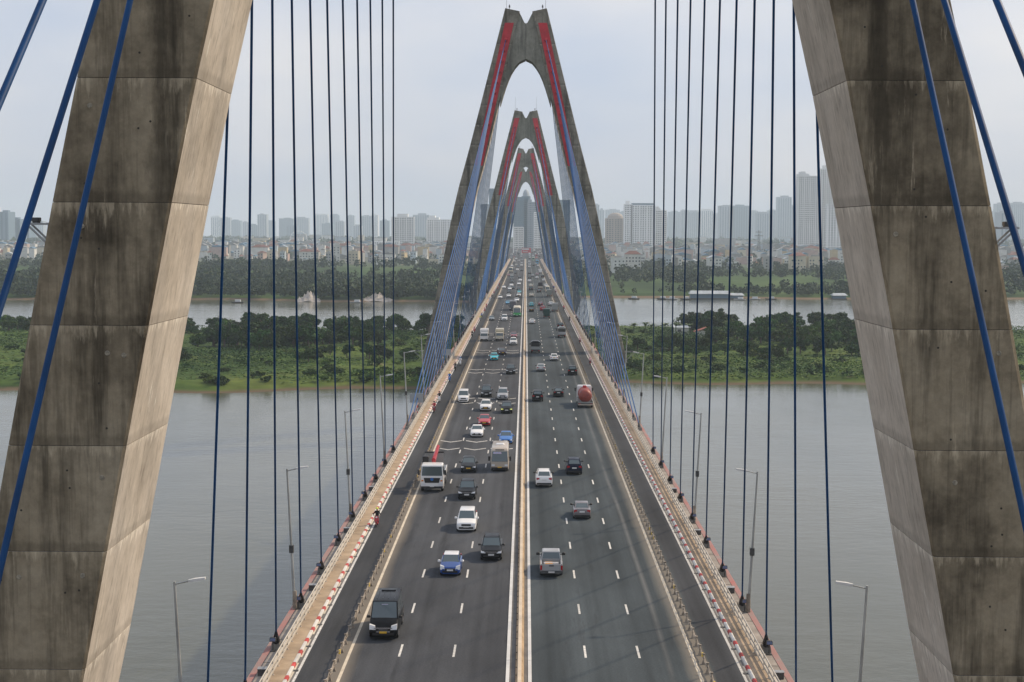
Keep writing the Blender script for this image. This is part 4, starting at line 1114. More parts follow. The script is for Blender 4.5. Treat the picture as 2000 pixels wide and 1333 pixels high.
_vcache = {}
def matkey(k): return car_paint(k) if k in PAINT else M[k]
def vehicle_parts(kind, colour, face='', plate='plate_white'):
    if kind in CARS: return make_car(kind, colour, face, plate)
    if kind == 'pickup': return make_pickup(colour)
    return make_big(kind, colour, plate)
SMOOTH = {'body': 35, 'roof': 35, 'wheel': 40, 'tank': 40, 'tank_band': 40}
def add_vehicle(kind, colour, x, y, away, label, group, rz=0.0, face='', plate='plate_white'):
    name = dict(sedan='saloon_car', hatch='hatchback_car', suv='sport_utility_car', crossover='crossover_car', mpv='people_carrier', minivan='minivan', van='passenger_van', minibus='minibus', bus='bus',
                boxtruck='box_truck', staketruck='open_truck', tanker='tanker_truck', crane='crane_truck', pickup='pickup_truck')[kind]
    cat = dict(sedan='car', hatch='car', suv='car', crossover='car', mpv='car', minivan='van', van='van', minibus='bus', bus='bus', boxtruck='truck', staketruck='truck', tanker='truck', crane='truck', pickup='truck')[kind]
    Ln = CARS[kind][0] if kind in CARS else dict(pickup=5.3, minibus=6.9, bus=10.5, boxtruck=6.2, staketruck=6.2, tanker=8.2, crane=8.2)[kind]
    near = y < 420
    key = (kind, colour, face, plate, near)
    if key not in _vcache:
        parts = vehicle_parts(kind, colour, face, plate)
        if near:
            _vcache[key] = [(n, mb.mesh(n, matkey(mk), SMOOTH.get(n)), par) for n, mb, mk, par in parts]
        else:
            mb = MB(); mats = []
            for n, q, mk, par in parts:
                if n == 'rim': continue
                mm = matkey(mk)
                if mm not in mats: mats.append(mm)
                mb.add(q.v, q.f, mats.index(mm))
            _vcache[key] = [(name, mb.mesh(name, mats, 35), None)]
    rot = rz + (math.pi if away else 0)
    yy = y + (Ln if away else 0)
    P = _vcache[key]
    if not near:
        o = put(name, P[0][1], None, (x, yy, DECK+0.008), (0, 0, rot))
        return tag(o, label, cat, group)
    t = empty(name, (x, yy, DECK+0.008), rot); tag(t, label, cat, group)
    last = {}
    for n, me, par in P:
        last[n] = put(n, me, last[par] if par else t)
    return t

# traffic: side (L comes towards the camera, R drives away), kind, colour, x, nearest end y, label
TRAFFIC = [
('L','van','black',-9.4,104.7,'black high-roof passenger van nearest the camera beside the left divider'),
('L','hatch','blue_whiteroof',-5.8,124.6,'small blue hatchback with white roof and white mirrors'),
('L','suv','black',-2.6,130.4,'black SUV with chrome grille bar and roof rails, beside the blue hatchback'),
('L','mpv','white',-5.2,143.1,'white people carrier with dark trapezoid grille, between two black SUVs'),
('L','suv','black',-5.8,160.4,'black SUV with pale roof reflections right behind the white people carrier'),
('L','crossover','charcoal',-6.3,178.5,'dark crossover with yellow plate, level with the beige minibus'),
('L','crane','white',-9.7,165.3,'white flatbed truck carrying a red loader crane behind its cab'),
('L','minibus','beige',-2.7,179.8,'beige minibus with sticker across its windscreen'),
('L','sedan','blue',-2.3,202.8,'bright blue saloon directly behind the beige minibus'),
('L','sedan','white',-6.3,209.4,'white saloon with large black grille just ahead of the red saloon'),
('L','sedan','red',-5.6,221.6,'red saloon with yellow plate between two white cars'),
('L','crossover','white',-5.9,239.8,'white crossover with yellow plate just behind the red saloon'),
('L','crossover','black',-2.6,237.0,'black crossover with glowing yellow headlights by the median'),
('L','mpv','silver',-3.5,256.0,'silver grey people carrier driving over the chevron markings'),
('L','mpv','black',-6.3,260.3,'tall black people carrier left of the silver one'),
('L','minivan','white',-9.8,251.6,'white minivan in the outer lane beside the left divider'),
('L','suv','black',-2.6,302.2,'black SUV with lit headlights on the third chevron row by the median'),
('L','hatch','teal',-6.5,334.2,'turquoise taxi with yellow plate, beside a dark maroon saloon'),
('L','sedan','maroonblack',-4.8,349.5,'dark maroon saloon changing lanes beside the turquoise taxi'),
('L','suv','white',-2.7,379.3,'white SUV by the median in front of a red car'),
('L','sedan','darkred',-2.8,404.6,'dark red car half hidden behind the white SUV by the median'),
('L','boxtruck','white',-10.2,391.9,'small white box truck in the outer lane'),
('L','boxtruck','cream',-6.3,393.1,'cream box truck with roof box overhanging its cab, middle lane'),
('L','sedan','greyblue',-10.3,482.1,'low grey saloon alone in the outer lane behind the white box truck'),
('L','minivan','white',-6.3,480.5,'white van to the left of the green bus'),
('L','bus','green',-2.5,504.5,'green city bus with cream roof by the median'),
('L','bus','darkgrey',-4.2,544.3,'dark grey coach half hidden behind the green bus'),
('L','sedan','lightblue',-6.4,589.3,'light blue saloon up the road from the white van'),
('L','sedan','white',-3.2,612.5,'white saloon next behind the green bus'),
('L','suv','white',-2.7,657.9,'white SUV with a turquoise taxi close behind it'),
('L','hatch','teal',-2.6,692.7,'turquoise taxi tucked behind a white SUV by the median'),
('L','sedan','white',-6.8,652.4,'white saloon behind the light blue saloon'),
('L','sedan','white',-10.2,637.4,'white saloon alone in the outer lane beside the left divider'),
('L','sedan','black',-7.1,689.4,''),
('L','sedan','charcoal',-3.1,731.2,''),
('L','sedan','white',-10.5,749.6,''),
('L','sedan','white',-7.2,730.7,''),
('L','sedan','black',-5.8,743.6,''),
('L','sedan','white',-6.8,777.4,''),
('L','sedan','white',-3.2,799.7,''),
('L','sedan','white',-2.7,855.9,''),
('L','suv','black',-7.1,830.3,''),
('L','boxtruck','grey',-7.6,886.3,''),
('L','sedan','black',-3.4,910.6,''),
('L','sedan','darkred',-10.3,954.3,''),
('L','suv','black',-6.5,995.0,''),
('L','bus','cream',-10.6,1042.9,'cream bus far up the left carriageway in the outer lane'),
('L','minibus','white',-11.4,1132.7,''),
('L','sedan','black',-2.6,1070.4,''),
('L','sedan','white',-5.6,1090.4,''),
('L','sedan','charcoal',-8.6,1096.8,''),
('L','sedan','cream',-7.4,1240.4,''),
('L','sedan','white',-3.1,1223.5,''),
('L','sedan','silver',-3.1,1307.7,''),
('L','sedan','black',-10.2,1286.6,''),
('L','suv','charcoal',-5.4,1164.7,''),
('L','suv','white',-10.1,1380.1,''),
('L','sedan','silver',-6.1,1415.3,''),
('L','sedan','greyblue',-3.0,1452.1,''),
('L','minivan','white',-8.8,1501.7,''),
('L','sedan','black',-5.2,1543.2,''),
('R','pickup','silver',2.4,124.4,'silver pickup truck with planks in its open bed'),
('R','sedan','greybrown',5.8,149.9,'grey saloon seen from behind in the middle lane'),
('R','suv','darkblue',5.9,177.5,'dark blue SUV seen from behind with white plate'),
('R','suv','white',2.3,168.7,'white SUV with dark rear window by the median'),
('R','tanker','red',9.8,245.4,'truck with rusty red cylindrical tank and white cab'),
('R','suv','black',2.3,253.9,'black SUV seen from behind by the median'),
('R','sedan','black',5.8,261.2,'black saloon left of the red tanker truck'),
('R','suv','blackgreen',9.4,300.8,'dark green black SUV in the outer lane ahead of the red tanker'),
('R','sedan','silver',3.3,308.1,'silver saloon seen from behind near the median'),
('R','sedan','white',6.4,333.7,'white saloon with yellow plate in the middle lane'),
('R','staketruck','darkgrey',2.5,354.3,'dark grey stake-sided truck near the median'),
('R','staketruck','grey',9.7,406.3,'grey open truck with pale tailgate in the outer lane'),
('R','suv','black',10.2,443.5,'dark SUV just ahead of the grey open truck'),
('R','sedan','white',2.2,465.9,'white saloon by the median beyond the stake-sided truck'),
('R','boxtruck','darkgreen',7.0,496.2,'dark green box truck in the middle lane'),
('R','sedan','black',2.3,534.7,'black car by the median behind the turquoise taxi'),
('R','boxtruck','grey',10.4,535.4,'grey box truck in the outer lane ahead of the dark green one'),
('R','suv','red',6.2,541.8,'red SUV in the middle lane'),
('R','sedan','darkred',5.8,578.5,'dark red saloon just ahead of the red SUV'),
('R','hatch','teal',2.4,574.3,'turquoise taxi seen from behind by the median'),
('R','sedan','white',9.7,580.9,'white car just ahead of the grey box truck'),
('R','sedan','cream',2.7,658.5,'cream saloon by the median'),
('R','boxtruck','olive',10.9,659.5,'olive grey box truck farther up the outer lane'),
('R','sedan','black',6.2,702.3,'black saloon close behind the brown truck'),
('R','minibus','cream',10.2,708.6,'cream minibus beside the brown truck'),
('R','suv','black',2.7,725.7,''),
('R','boxtruck','brown',7.1,735.6,'tall dark brown box truck high among the far traffic'),
('R','sedan','cream',2.9,771.6,''),
('R','sedan','white',10.6,772.6,''),
('R','sedan','white',2.3,843.9,''),
('R','sedan','white',11.0,857.9,''),
('R','sedan','white',6.8,902.5,''),
('R','sedan','black',2.6,901.9,''),
('R','sedan','silver',4.4,941.9,''),
('R','suv','black',10.9,922.6,''),
('R','hatch','pink',7.4,974.5,''),
('R','sedan','black',2.8,996.5,''),
('R','boxtruck','white',11.8,1009.7,'white box truck far up the right carriageway'),
('R','sedan','white',10.7,1072.8,''),
('R','sedan','white',3.0,1174.3,''),
('R','minivan','white',3.2,1251.7,''),
('R','sedan','white',11.4,1209.1,''),
('R','sedan','silver',8.4,1261.9,''),
('R','sedan','black',6.6,1216.8,''),
('R','bus','lightblue',11.8,1300.9,''),
('R','bus','red',9.9,1430.8,'red bus at the far end of the right carriageway'),
('R','bus','palegreen',7.4,1430.2,'pale green bus at the far end next to the red bus'),
('R','boxtruck','grey',12.5,1396.4,''),
('R','sedan','white',3.2,1361.1,''),
('R','suv','black',3.8,1491.6,''),
('R','sedan','silver',6.9,1532.4,''),
]
BIKES = [('L',-13.8,145.2), ('L',-14.0,237.4), ('L',-14.0,252.0), ('L',-14.3,286.2), ('L',-14.1,309.3), ('L',-13.2,321.1), ('L',-14.3,407.6), ('L',-13.9,426.1), ('L',-14.7,481.7), ('L',-14.0,495.8), ('L',-14.2,533.1), ('L',-14.1,557.6), ('L',-14.9,609.5), ('L',-13.6,641.9), ('L',-13.6,683.1), ('L',-12.9,736.3), ('L',-12.8,776.6), ('L',-12.9,881.0), ('L',-13.0,971.3), ('R',14.7,324.0), ('R',14.6,385.6), ('R',15.0,478.8), ('R',14.4,549.6), ('R',15.4,697.6), ('R',14.8,746.2), ('R',14.3,759.4), ('R',15.1,849.9), ('R',15.2,964.8), ('R',15.5,1073.6),]
YELLOW_PLATE = {'van', 'minibus'}
def colour_word(c):
    return {'greybrown': 'grey', 'greyblue': 'grey', 'maroonblack': 'dark red', 'darkred': 'dark red', 'charcoal': 'dark grey', 'darkgrey': 'dark grey', 'lightblue': 'light blue', 'palegreen': 'pale green', 'teal': 'turquoise'}.get(c, c)
KW = dict(sedan='saloon car', hatch='small car', suv='SUV', crossover='car', mpv='people carrier', minivan='van', minibus='minibus', bus='bus', boxtruck='box truck', staketruck='open truck')
for s, k, c, x, y, lab in TRAFFIC:
    sd = 'left' if s == 'L' else 'right'
    grp = 'vehicles on the bridge'
    if not lab:
        lab = 'small %s %s in the dense far traffic of the %s carriageway' % (colour_word(c), KW[k], sd)
        grp = 'far traffic on the %s carriageway' % sd
    plate = 'plate_yellow' if ('yellow plate' in lab or k in YELLOW_PLATE or 'taxi' in lab) else 'plate_white'
    rz = 0.16 if c == 'maroonblack' else random.uniform(-0.012, 0.012)
    lim = 10.3 if y < 1000 else 9.8
    x = max(-lim, min(lim, x))
    add_vehicle(k, c, x, y, s == 'R', lab, grp, rz, 'yellow' if 'yellow headlights' in lab else '', plate)
# the jam where the road widens past the bridge
_used = []
for i in range(70):
    y = random.uniform(1560, 2050); lane = random.choice([-19, -15, -11.5, -8, -4.5, 4.5, 8, 11.5, 15, 19])
    if any(abs(lane-a) < 1 and abs(y-b) < 12 for a, b in _used): continue
    _used.append((lane, y))
    k = random.choice(['sedan', 'sedan', 'suv', 'minivan', 'boxtruck', 'mpv' if False else 'sedan']); c = random.choice(['white', 'white', 'silver', 'black', 'charcoal', 'darkred', 'greyblue'])
    sd = 'left' if lane < 0 else 'right'
    add_vehicle(k, c, lane, y, lane > 0, 'tiny %s %s in the jam beyond the bridge end, %s half' % (colour_word(c), KW[k], sd), 'jam beyond the bridge end', 0)

# ------------------------------------------------------------------ motorbikes and riders
def scooter(colour):
    P = []
    def wheel(y):
        mb = MB()
        mb.loft([[(o, y+q*math.cos(i*math.pi/8), 0.28+q*math.sin(i*math.pi/8)) for i in range(16)] for q, o in ((0.20, -0.05), (0.28, -0.035), (0.28, 0.035), (0.20, 0.05))])
        return mb
    P += [('wheel', wheel(0.28), 'tyre'), ('wheel', wheel(1.50), 'tyre')]
    mb = MB()   # leg shield and nose
    mb.loft([[(-0.06, 0.30, 0.42), (0.06, 0.30, 0.42), (0.07, 0.40, 0.40), (-0.07, 0.40, 0.40)], [(-0.20, 0.34, 0.62), (0.20, 0.34, 0.62), (0.22, 0.50, 0.55), (-0.22, 0.50, 0.55)],
             [(-0.17, 0.40, 0.92), (0.17, 0.40, 0.92), (0.18, 0.52, 0.90), (-0.18, 0.52, 0.90)], [(-0.12, 0.44, 1.02), (0.12, 0.44, 1.02), (0.12, 0.56, 1.02), (-0.12, 0.56, 1.02)]]); P.append(('front_cowl', mb, colour))
    mb = MB(); mb.loft([[(-0.14, 0.45, 0.26), (0.14, 0.45, 0.26), (0.14, 0.45, 0.36), (-0.14, 0.45, 0.36)], [(-0.15, 0.95, 0.26), (0.15, 0.95, 0.26), (0.15, 0.95, 0.40), (-0.15, 0.95, 0.40)],
             [(-0.16, 1.15, 0.30), (0.16, 1.15, 0.30), (0.15, 1.05, 0.70), (-0.15, 1.05, 0.70)], [(-0.12, 1.78, 0.55), (0.12, 1.78, 0.55), (0.10, 1.76, 0.76), (-0.10, 1.76, 0.76)]]); P.append(('body', mb, colour))
    mb = MB(); mb.bbox(-0.14, 0.14, 0.98, 1.72, 0.70, 0.82, 0.05); P.append(('seat', mb, 'trim_black'))
    mb = MB(); mb.tube((-0.33, 0.60, 1.02), (0.33, 0.60, 1.02), 0.02, n=6); mb.tube((0, 0.30, 0.30), (0, 0.52, 1.0), 0.035, n=6); P.append(('handlebar', mb, 'trim_black'))
    mb = MB(); mb.bbox(-0.08, 0.08, 0.38, 0.46, 0.86, 0.98, 0.02); P.append(('headlight', mb, 'lamp_clear'))
    for s in (-1, 1):
        mb = MB(); mb.tube((s*0.24, 0.58, 1.04), (s*0.34, 0.54, 1.24), 0.012, n=5); mb.box(s*0.34-0.05, s*0.34+0.05, 0.52, 0.55, 1.2, 1.28); P.append(('mirror', mb, 'trim_black'))
    mb = MB(); mb.box(-0.06, 0.06, 1.74, 1.79, 0.62, 0.70); P.append(('tail_light', mb, 'lamp_red'))
    mb = MB(); mb.loft([[(-0.05, 0.0, 0.3), (0.05, 0.0, 0.3), (0.05, 0.3, 0.60), (-0.05, 0.3, 0.60)], [(-0.055, 0.02, 0.28), (0.055, 0.02, 0.28), (0.055, 0.45, 0.5), (-0.055, 0.45, 0.5)]]); P.append(('mudguard', mb, colour))
    return P

def rider_mesh(shirt, trousers):
    """one continuous seated figure grown over a skeleton, leaning to the handlebar; origin under the rider on the road"""
    V_, E_, Rr = [], [], []
    def add(p, r, par=None):
        V_.append(p); Rr.append(r)
        if par is not None: E_.append((par, len(V_)-1))
        return len(V_)-1
    pelvis = add((0, 1.22, 0.90), 0.155)
    waist = add((0, 1.18, 1.06), 0.14, pelvis); chest = add((0, 1.10, 1.28), 0.165, waist); neck = add((0, 1.05, 1.46), 0.065, chest)
    jaw = add((0, 1.00, 1.55), 0.085, neck); head = add((0, 1.01, 1.66), 0.105, jaw); add((0, 1.02, 1.74), 0.07, head)
    for s in (-1, 1):
        sh = add((s*0.19, 1.07, 1.38), 0.072, chest); el = add((s*0.29, 0.88, 1.15), 0.05, sh); wr = add((s*0.28, 0.66, 1.06), 0.034, el); pa = add((s*0.27, 0.61, 1.045), 0.036, wr)
        for q, ln in enumerate((0.050, 0.058, 0.056, 0.046)):
            f1 = add((s*(0.245+0.018*q), 0.575, 1.05), 0.011, pa); f2 = add((s*(0.245+0.018*q), 0.555, 1.03), 0.010, f1); add((s*(0.245+0.018*q), 0.57, 1.03-ln*0.5), 0.009, f2)
        th = add((s*0.235, 0.63, 1.02), 0.011, pa); add((s*0.23, 0.60, 0.995), 0.010, th)
        hip = add((s*0.11, 1.20, 0.87), 0.10, pelvis); kn = add((s*0.20, 0.80, 0.84), 0.072, hip); an = add((s*0.19, 0.86, 0.44), 0.045, kn); he = add((s*0.19, 0.84, 0.38), 0.045, an); add((s*0.19, 0.66, 0.37), 0.035, he)
    me = bpy.data.meshes.new('person'); me.from_pydata(V_, E_, []); o = bpy.data.objects.new('tmp', me); COL.objects.link(o)
    md = o.modifiers.new('skin', 'SKIN'); md.use_smooth_shade = True
    for i, sv in enumerate(me.skin_vertices[0].data):
        sv.radius = (Rr[i], Rr[i]); sv.use_root = (i == 0)
    o.modifiers.new('sub', 'SUBSURF').levels = 1
    dg = bpy.context.evaluated_depsgraph_get(); ev = o.evaluated_get(dg)
    out = bpy.data.meshes.new_from_object(ev); out.name = 'person'
    bpy.data.objects.remove(o)
    for mm in (shirt, trousers, M['skin'], M['trim_black']): out.materials.append(mm)
    for pl in out.polygons:
        c = pl.center
        if c.z > 1.47: pl.material_index = 2
        elif c.y < 0.64 and c.z > 0.9: pl.material_index = 2
        elif c.z < 0.42: pl.material_index = 3
        elif c.z < 0.98 and not (abs(c.x) > 0.22 and c.z > 0.97): pl.material_index = 1
        else: pl.material_index = 0
    return out
def helmet_mesh(m):
    mb = MB(); rings = []
    for q in range(6):
        a_ = q*math.pi/10; r = 0.145*math.cos(a_); z = 1.63 + 0.16*math.sin(a_)
        rings.append([(r*math.cos(i*math.pi/6), 1.02 + r*1.12*math.sin(i*math.pi/6), z) for i in range(12)])
    mb.loft(rings); mb.box(-0.1, 0.1, 0.82, 0.90, 1.63, 1.65)
    return mb.mesh('helmet', m, 45)
CL = dict(black=(0.012,0.012,0.014), white=(0.7,0.72,0.75), blue=(0.03,0.16,0.5), yellow=(0.7,0.75,0.15), red=(0.5,0.03,0.05), grey=(0.2,0.2,0.22), pink=(0.6,0.35,0.38))
for q, c_ in CL.items(): mat('cloth_'+q, c_, 0.85, vary=0.15, scale=8)
_rm, _hm, _sm = {}, {}, {}
BIKE_STYLE = [('red','black','yellow'), ('darkred','red','black'), ('white','black','black'), ('blue','blue','yellow'), ('black','black','black'), ('white','white','blue'), ('black','black','grey'), ('red','pink','pink'), ('grey','yellow','white'), ('black','blue','black')]
for i, (s, x, y) in enumerate(BIKES):
    bc, sc_, hc = BIKE_STYLE[i] if i < 10 else random.choice(BIKE_STYLE[1:])
    x = (-1 if s == 'L' else 1)*min(13.75, abs(x))
    away = s == 'R'
    near = y < 420
    if bc not in _sm:
        parts = scooter(bc); j = MB(); mats = []
        for n_, q, mk in parts:
            mm = matkey(mk)
            if mm not in mats: mats.append(mm)
            j.add(q.v, q.f, mats.index(mm))
        _sm[bc] = ([(n_, q.mesh(n_, matkey(mk), 40)) for n_, q, mk in parts], j.mesh('motorbike', mats, 40))
    if sc_ not in _rm: _rm[sc_] = rider_mesh(M['cloth_'+sc_], M['cloth_black'] if sc_ != 'black' else M['cloth_grey'])
    if hc not in _hm: _hm[hc] = helmet_mesh(M['cloth_'+hc])
    rot = math.pi if away else 0.0; yy = y + (1.8 if away else 0)
    where = 'left' if s == 'L' else 'right'
    if i == 0: lb, lp = 'red scooter nearest the camera in the left motorbike lane', 'person in black jacket and yellow helmet riding the nearest red scooter'
    elif near:
        n_ = ['first', 'second', 'third', 'fourth', 'fifth', 'sixth', 'seventh']
        idx = (i-1) if s == 'L' else (i-19)
        lb = '%s scooter, %s of the small ones up the %s motorbike lane' % (bc, n_[idx], where); lp = 'person in %s top riding the %s of the small scooters, %s lane' % (sc_, n_[idx], where)
    else:
        lb = 'tiny %s scooter far up the %s motorbike lane' % (bc, where); lp = 'tiny rider in %s far up the %s motorbike lane' % (sc_, where)
    g = '' if near else 'far motorbikes, %s lane' % where
    loc = (x, yy, DECK+0.006)
    if near:
        b = empty('motorbike', loc, rot); 
        for n_, me in _sm[bc][0]: put(n_, me, b)
    else: b = put('motorbike', _sm[bc][1], None, loc, (0, 0, rot))
    tag(b, lb, 'motorbike', 'motorbikes in the side lanes')
    pr = put('person', _rm[sc_], None, loc, (0, 0, rot)); tag(pr, lp, 'person', 'motorbike riders')
    put('helmet', _hm[hc], pr)

# ------------------------------------------------------------------ vegetation
def foliage(name, c1, c2, c3, rand=0.25):
    m, N, L, p = new_mat(name)
    geo = N.new('ShaderNodeNewGeometry'); pos = geo.outputs['Position']
    oi = N.new('ShaderNodeObjectInfo')
    a = n_noise(N, L, pos, 0.5, 4, 0.6)
    col = n_ramp(N, L, a, [(0.3, c1), (0.5, c2), (0.72, c3)])
    drift = n_noise(N, L, pos, 0.025, 4, 0.6)
    col = n_mix(N, L, 1.0, col, n_ramp(N, L, drift, [(0.3, (0.62, 0.68, 0.7)), (0.52, (1.0, 1.0, 1.0)), (0.72, (1.7, 1.5, 1.2))]), 'MULTIPLY')
    hs = N.new('ShaderNodeHueSaturation')
    L.new(n_math(N, L, 'MULTIPLY_ADD', oi.outputs['Random'], 2*rand, 1-rand), hs.inputs['Value'])
    L.new(n_math(N, L, 'MULTIPLY_ADD', oi.outputs['Random'], 0.05, 0.475), hs.inputs['Hue'])
    L.new(col, hs.inputs['Color'])
    L.new(hs.outputs['Color'], p.inputs['Base Color'])
    p.inputs['Roughness'].default_value = 0.7; p.inputs['Specular IOR Level'].default_value = 0.2
    return m
foliage('leaf_dark', (0.017, 0.043, 0.009), (0.029, 0.066, 0.013), (0.050, 0.098, 0.019))
foliage('leaf_mid', (0.022, 0.055, 0.010), (0.042, 0.088, 0.016), (0.068, 0.122, 0.024))
foliage('leaf_light', (0.048, 0.092, 0.014), (0.080, 0.130, 0.022), (0.125, 0.165, 0.036))
foliage('leaf_far', (0.012, 0.030, 0.014), (0.024, 0.052, 0.020), (0.044, 0.080, 0.028), 0.1)
mat('bark', (0.10, 0.08, 0.06), 0.9, vary=0.3, scale=4)

def rand_quads(cent, size, flat=0.0, rg=rng, flatw=0.0):
    """one randomly turned leaf-clump quad per centre"""
    n = len(cent)
    u = rg.normal(size=(n, 3)); u /= np.linalg.norm(u, axis=1)[:, None]
    w = rg.normal(size=(n, 3)); w -= (w*u).sum(1)[:, None]*u; w /= np.linalg.norm(w, axis=1)[:, None]
    u[:, 2] *= (1-flat); w[:, 2] *= (1-flatw)
    s = size[:, None]*rg.uniform(0.7, 1.3, (n, 1))
    a, b = u*s, w*s*rg.uniform(0.5, 0.9, (n, 1))
    v = np.stack([cent-a-b*0.4, cent+a*0.3-b, cent+a+b*0.3, cent-a*0.2+b], 1)
    return v.reshape(-1, 3)

def crown_mesh(name, rx, rz, zc, blobs, per, leaf, m, seed):
    rg = np.random.default_rng(seed)
    cs = []
    for i in range(blobs):
        d = rg.normal(size=3); d /= np.linalg.norm(d); rr = rg.uniform(0.15, 1.0)
        bc = np.array([d[0]*rx*rr, d[1]*rx*rr, zc + d[2]*rz*rr])
        br = rg.uniform(0.18, 0.46)*rx
        q = rg.normal(size=(per, 3)); q /= np.linalg.norm(q, axis=1)[:, None]
        q *= (br*rg.uniform(0.6, 1.0, (per, 1))); q[:, 2] *= 0.75
        cs.append(bc + q)
    c = np.concatenate(cs)
    v = rand_quads(c, np.full(len(c), leaf), rg=rg)
    f = np.arange(len(v)).reshape(-1, 4)
    return big_mesh(name, v, f, m)

def trunk_mesh(h, r, seed):
    rg = random.Random(seed); mb = MB()
    p0 = Vector((0, 0, -0.5)); p1 = Vector((rg.uniform(-.3, .3), rg.uniform(-.3, .3), h*0.5)); mb.tube(p0, p1, r, r*0.7, n=6)
    for i in range(5):
        a_ = i*1.26 + rg.uniform(-.4, .4); q = p1 + Vector((math.cos(a_)*h*0.3, math.sin(a_)*h*0.3, h*rg.uniform(0.2, 0.42)))
        mb.tube(p1 - Vector((0, 0, 0.1)), q, r*0.5, r*0.2, n=5)
    return mb.mesh('trunk', M['bark'])

TREES = []
for i in range(7):
    h = (5.5, 6.5, 7.5, 5, 6, 8, 4.5)[i]; rx = (3.0, 3.4, 3.6, 3.2, 2.6, 3.0, 2.8)[i]
    TREES.append((trunk_mesh(h, 0.18+0.02*h, i), crown_mesh('crown', rx, h*0.36, h*0.58, 24, 60, 0.40, M['leaf_dark' if i % 3 else 'leaf_mid'], 100+i)))
SHRUBS = [crown_mesh('shrub', rx, rz, rz*0.75, 12, 46, 0.36, M[mm], 200+i) for i, (rx, rz, mm) in enumerate(((1.6, 1.1, 'leaf_mid'), (2.2, 1.3, 'leaf_mid'), (1.9, 1.5, 'leaf_dark'), (2.6, 1.2, 'leaf_light'), (1.3, 0.9, 'leaf_light'), (2.8, 1.7, 'leaf_dark')))]

def isl_z(x, y): return float(island_h(np.array([float(x)]), np.array([float(y)]))[0]) - 0.2
def add_tree(x, y, i, sc, label, group, z=None):
    t = empty('tree', (x, y, isl_z(x, y) if z is None else z), random.uniform(0, 6.28)); t.scale = (sc*random.uniform(0.9, 1.15), sc*random.uniform(0.9, 1.15), sc*random.uniform(0.85, 1.1))
    tag(t, label, 'tree', group)
    put('trunk', TREES[i][0], t); put('crown', TREES[i][1], t)
    return t
def clear(x, y): return abs(x) > 24      # keep the strip under the bridge free

# big clumps: (x, y, spread x, spread y, count)
def clump(cx, cy, sx, sy, n, label, group, kinds=(0, 1, 2, 3, 4, 5, 6), sc=(0.7, 1.15)):
    for _ in range(n):
        x, y = random.gauss(cx, sx), random.gauss(cy, sy)
        y = min(max(y, float(island_front(np.array(x)))+9), float(island_back(np.array(x)))-6)
        if 'back shore, left' in label: where = ', ' + ('near the bridge' if x > -75 else 'middle stretch' if x > -130 else 'far left stretch')
        else: where = ', %s %s part' % ('left' if x < cx else 'right', 'front' if y < cy else 'back')
        if clear(x, y): add_tree(x, y, random.choice(kinds), random.uniform(*sc), label + where, group)
clump(-98, 562, 10, 9, 34, 'dark tree in the large clump left of the bridge', 'large tree clump on the left island', sc=(0.9, 1.4))
clump(-72, 578, 9, 9, 20, 'dark tree in the large clump left of the bridge', 'large tree clump on the left island', sc=(0.8, 1.25))
for x in np.arange(-215, -26, 5.0):
    clump(x, 655+random.uniform(-12, 10), 3, 9, 2, 'tree in the line along the back shore, left of the bridge', 'back shore trees left', sc=(0.7, 1.35))
clump(108, 594, 20, 15, 46, 'dark tree in the broad wood on the right of the island', 'wood on the right island', sc=(0.9, 1.45))
clump(146, 606, 16, 20, 34, 'dark tree in the broad wood on the right of the island', 'wood on the right island', sc=(0.9, 1.5))
clump(76, 654, 6, 5, 12, 'tall dark tree beside the red-roofed shed', 'trees by the shed', kinds=(2, 5), sc=(1.1, 1.5))
clump(128, 668, 20, 8, 26, 'tree at the right back shore of the island', 'back shore trees right', sc=(0.9, 1.4))
for _ in range(16):
    x = random.choice([-1, 1])*random.uniform(185, 230); y = random.uniform(470, 670)
    add_tree(x, y, random.randrange(7), random.uniform(0.9, 1.4), 'tree at the outer %s of the island beyond the foreground tower' % ('left' if x < 0 else 'right'), 'outer island trees')
clump(-112, 500, 4, 4, 5, 'low round tree near the left shore', 'left shore trees', sc=(0.5, 0.8))
clump(-44, 514, 8, 5, 12, 'low round tree near the left shore', 'left shore trees', sc=(0.5, 0.85))
clump(-70, 502, 3, 5, 6, 'low round tree near the left shore', 'left shore trees', sc=(0.5, 0.8))
clump(54, 556, 7, 5, 12, 'low tree on the grass right of the bridge', 'right grass trees', sc=(0.6, 0.95))
clump(76, 530, 9, 5, 14, 'low tree on the grass right of the bridge', 'right grass trees', sc=(0.55, 0.9))
clump(120, 540, 14, 6, 18, 'low tree on the grass right of the bridge', 'right grass trees', sc=(0.6, 1.0))

for i in range(300):
    sgn = random.choice([-1, 1]); x = sgn*random.uniform(20, 190)
    if random.random() < 0.4: y = float(island_front(np.array(x))) + random.uniform(6, 26)
    else: y = random.uniform(float(island_front(np.array(x)))+8, 650)
    if not clear(x, y): continue
    o = put('shrub', random.choice(SHRUBS), None, (x, y, isl_z(x, y)), (0, 0, random.uniform(0, 6.28)))
    q = random.uniform(0.55, 1.25); o.scale = (q*random.uniform(0.9, 1.3), q, q*random.uniform(0.7, 1.0))
    tag(o, 'rounded green shrub %s, %s the bridge on the %s' % ('by the near waterline' if y < float(island_front(np.array(x)))+28 else 'in mid-island grass' if y < 580 else 'towards the back shore', 'close to' if abs(x) < 70 else 'well away from' if abs(x) < 125 else 'farthest from', 'left' if sgn < 0 else 'right'), 'shrub', 'shrubs on the island, %s' % ('left' if sgn < 0 else 'right'))

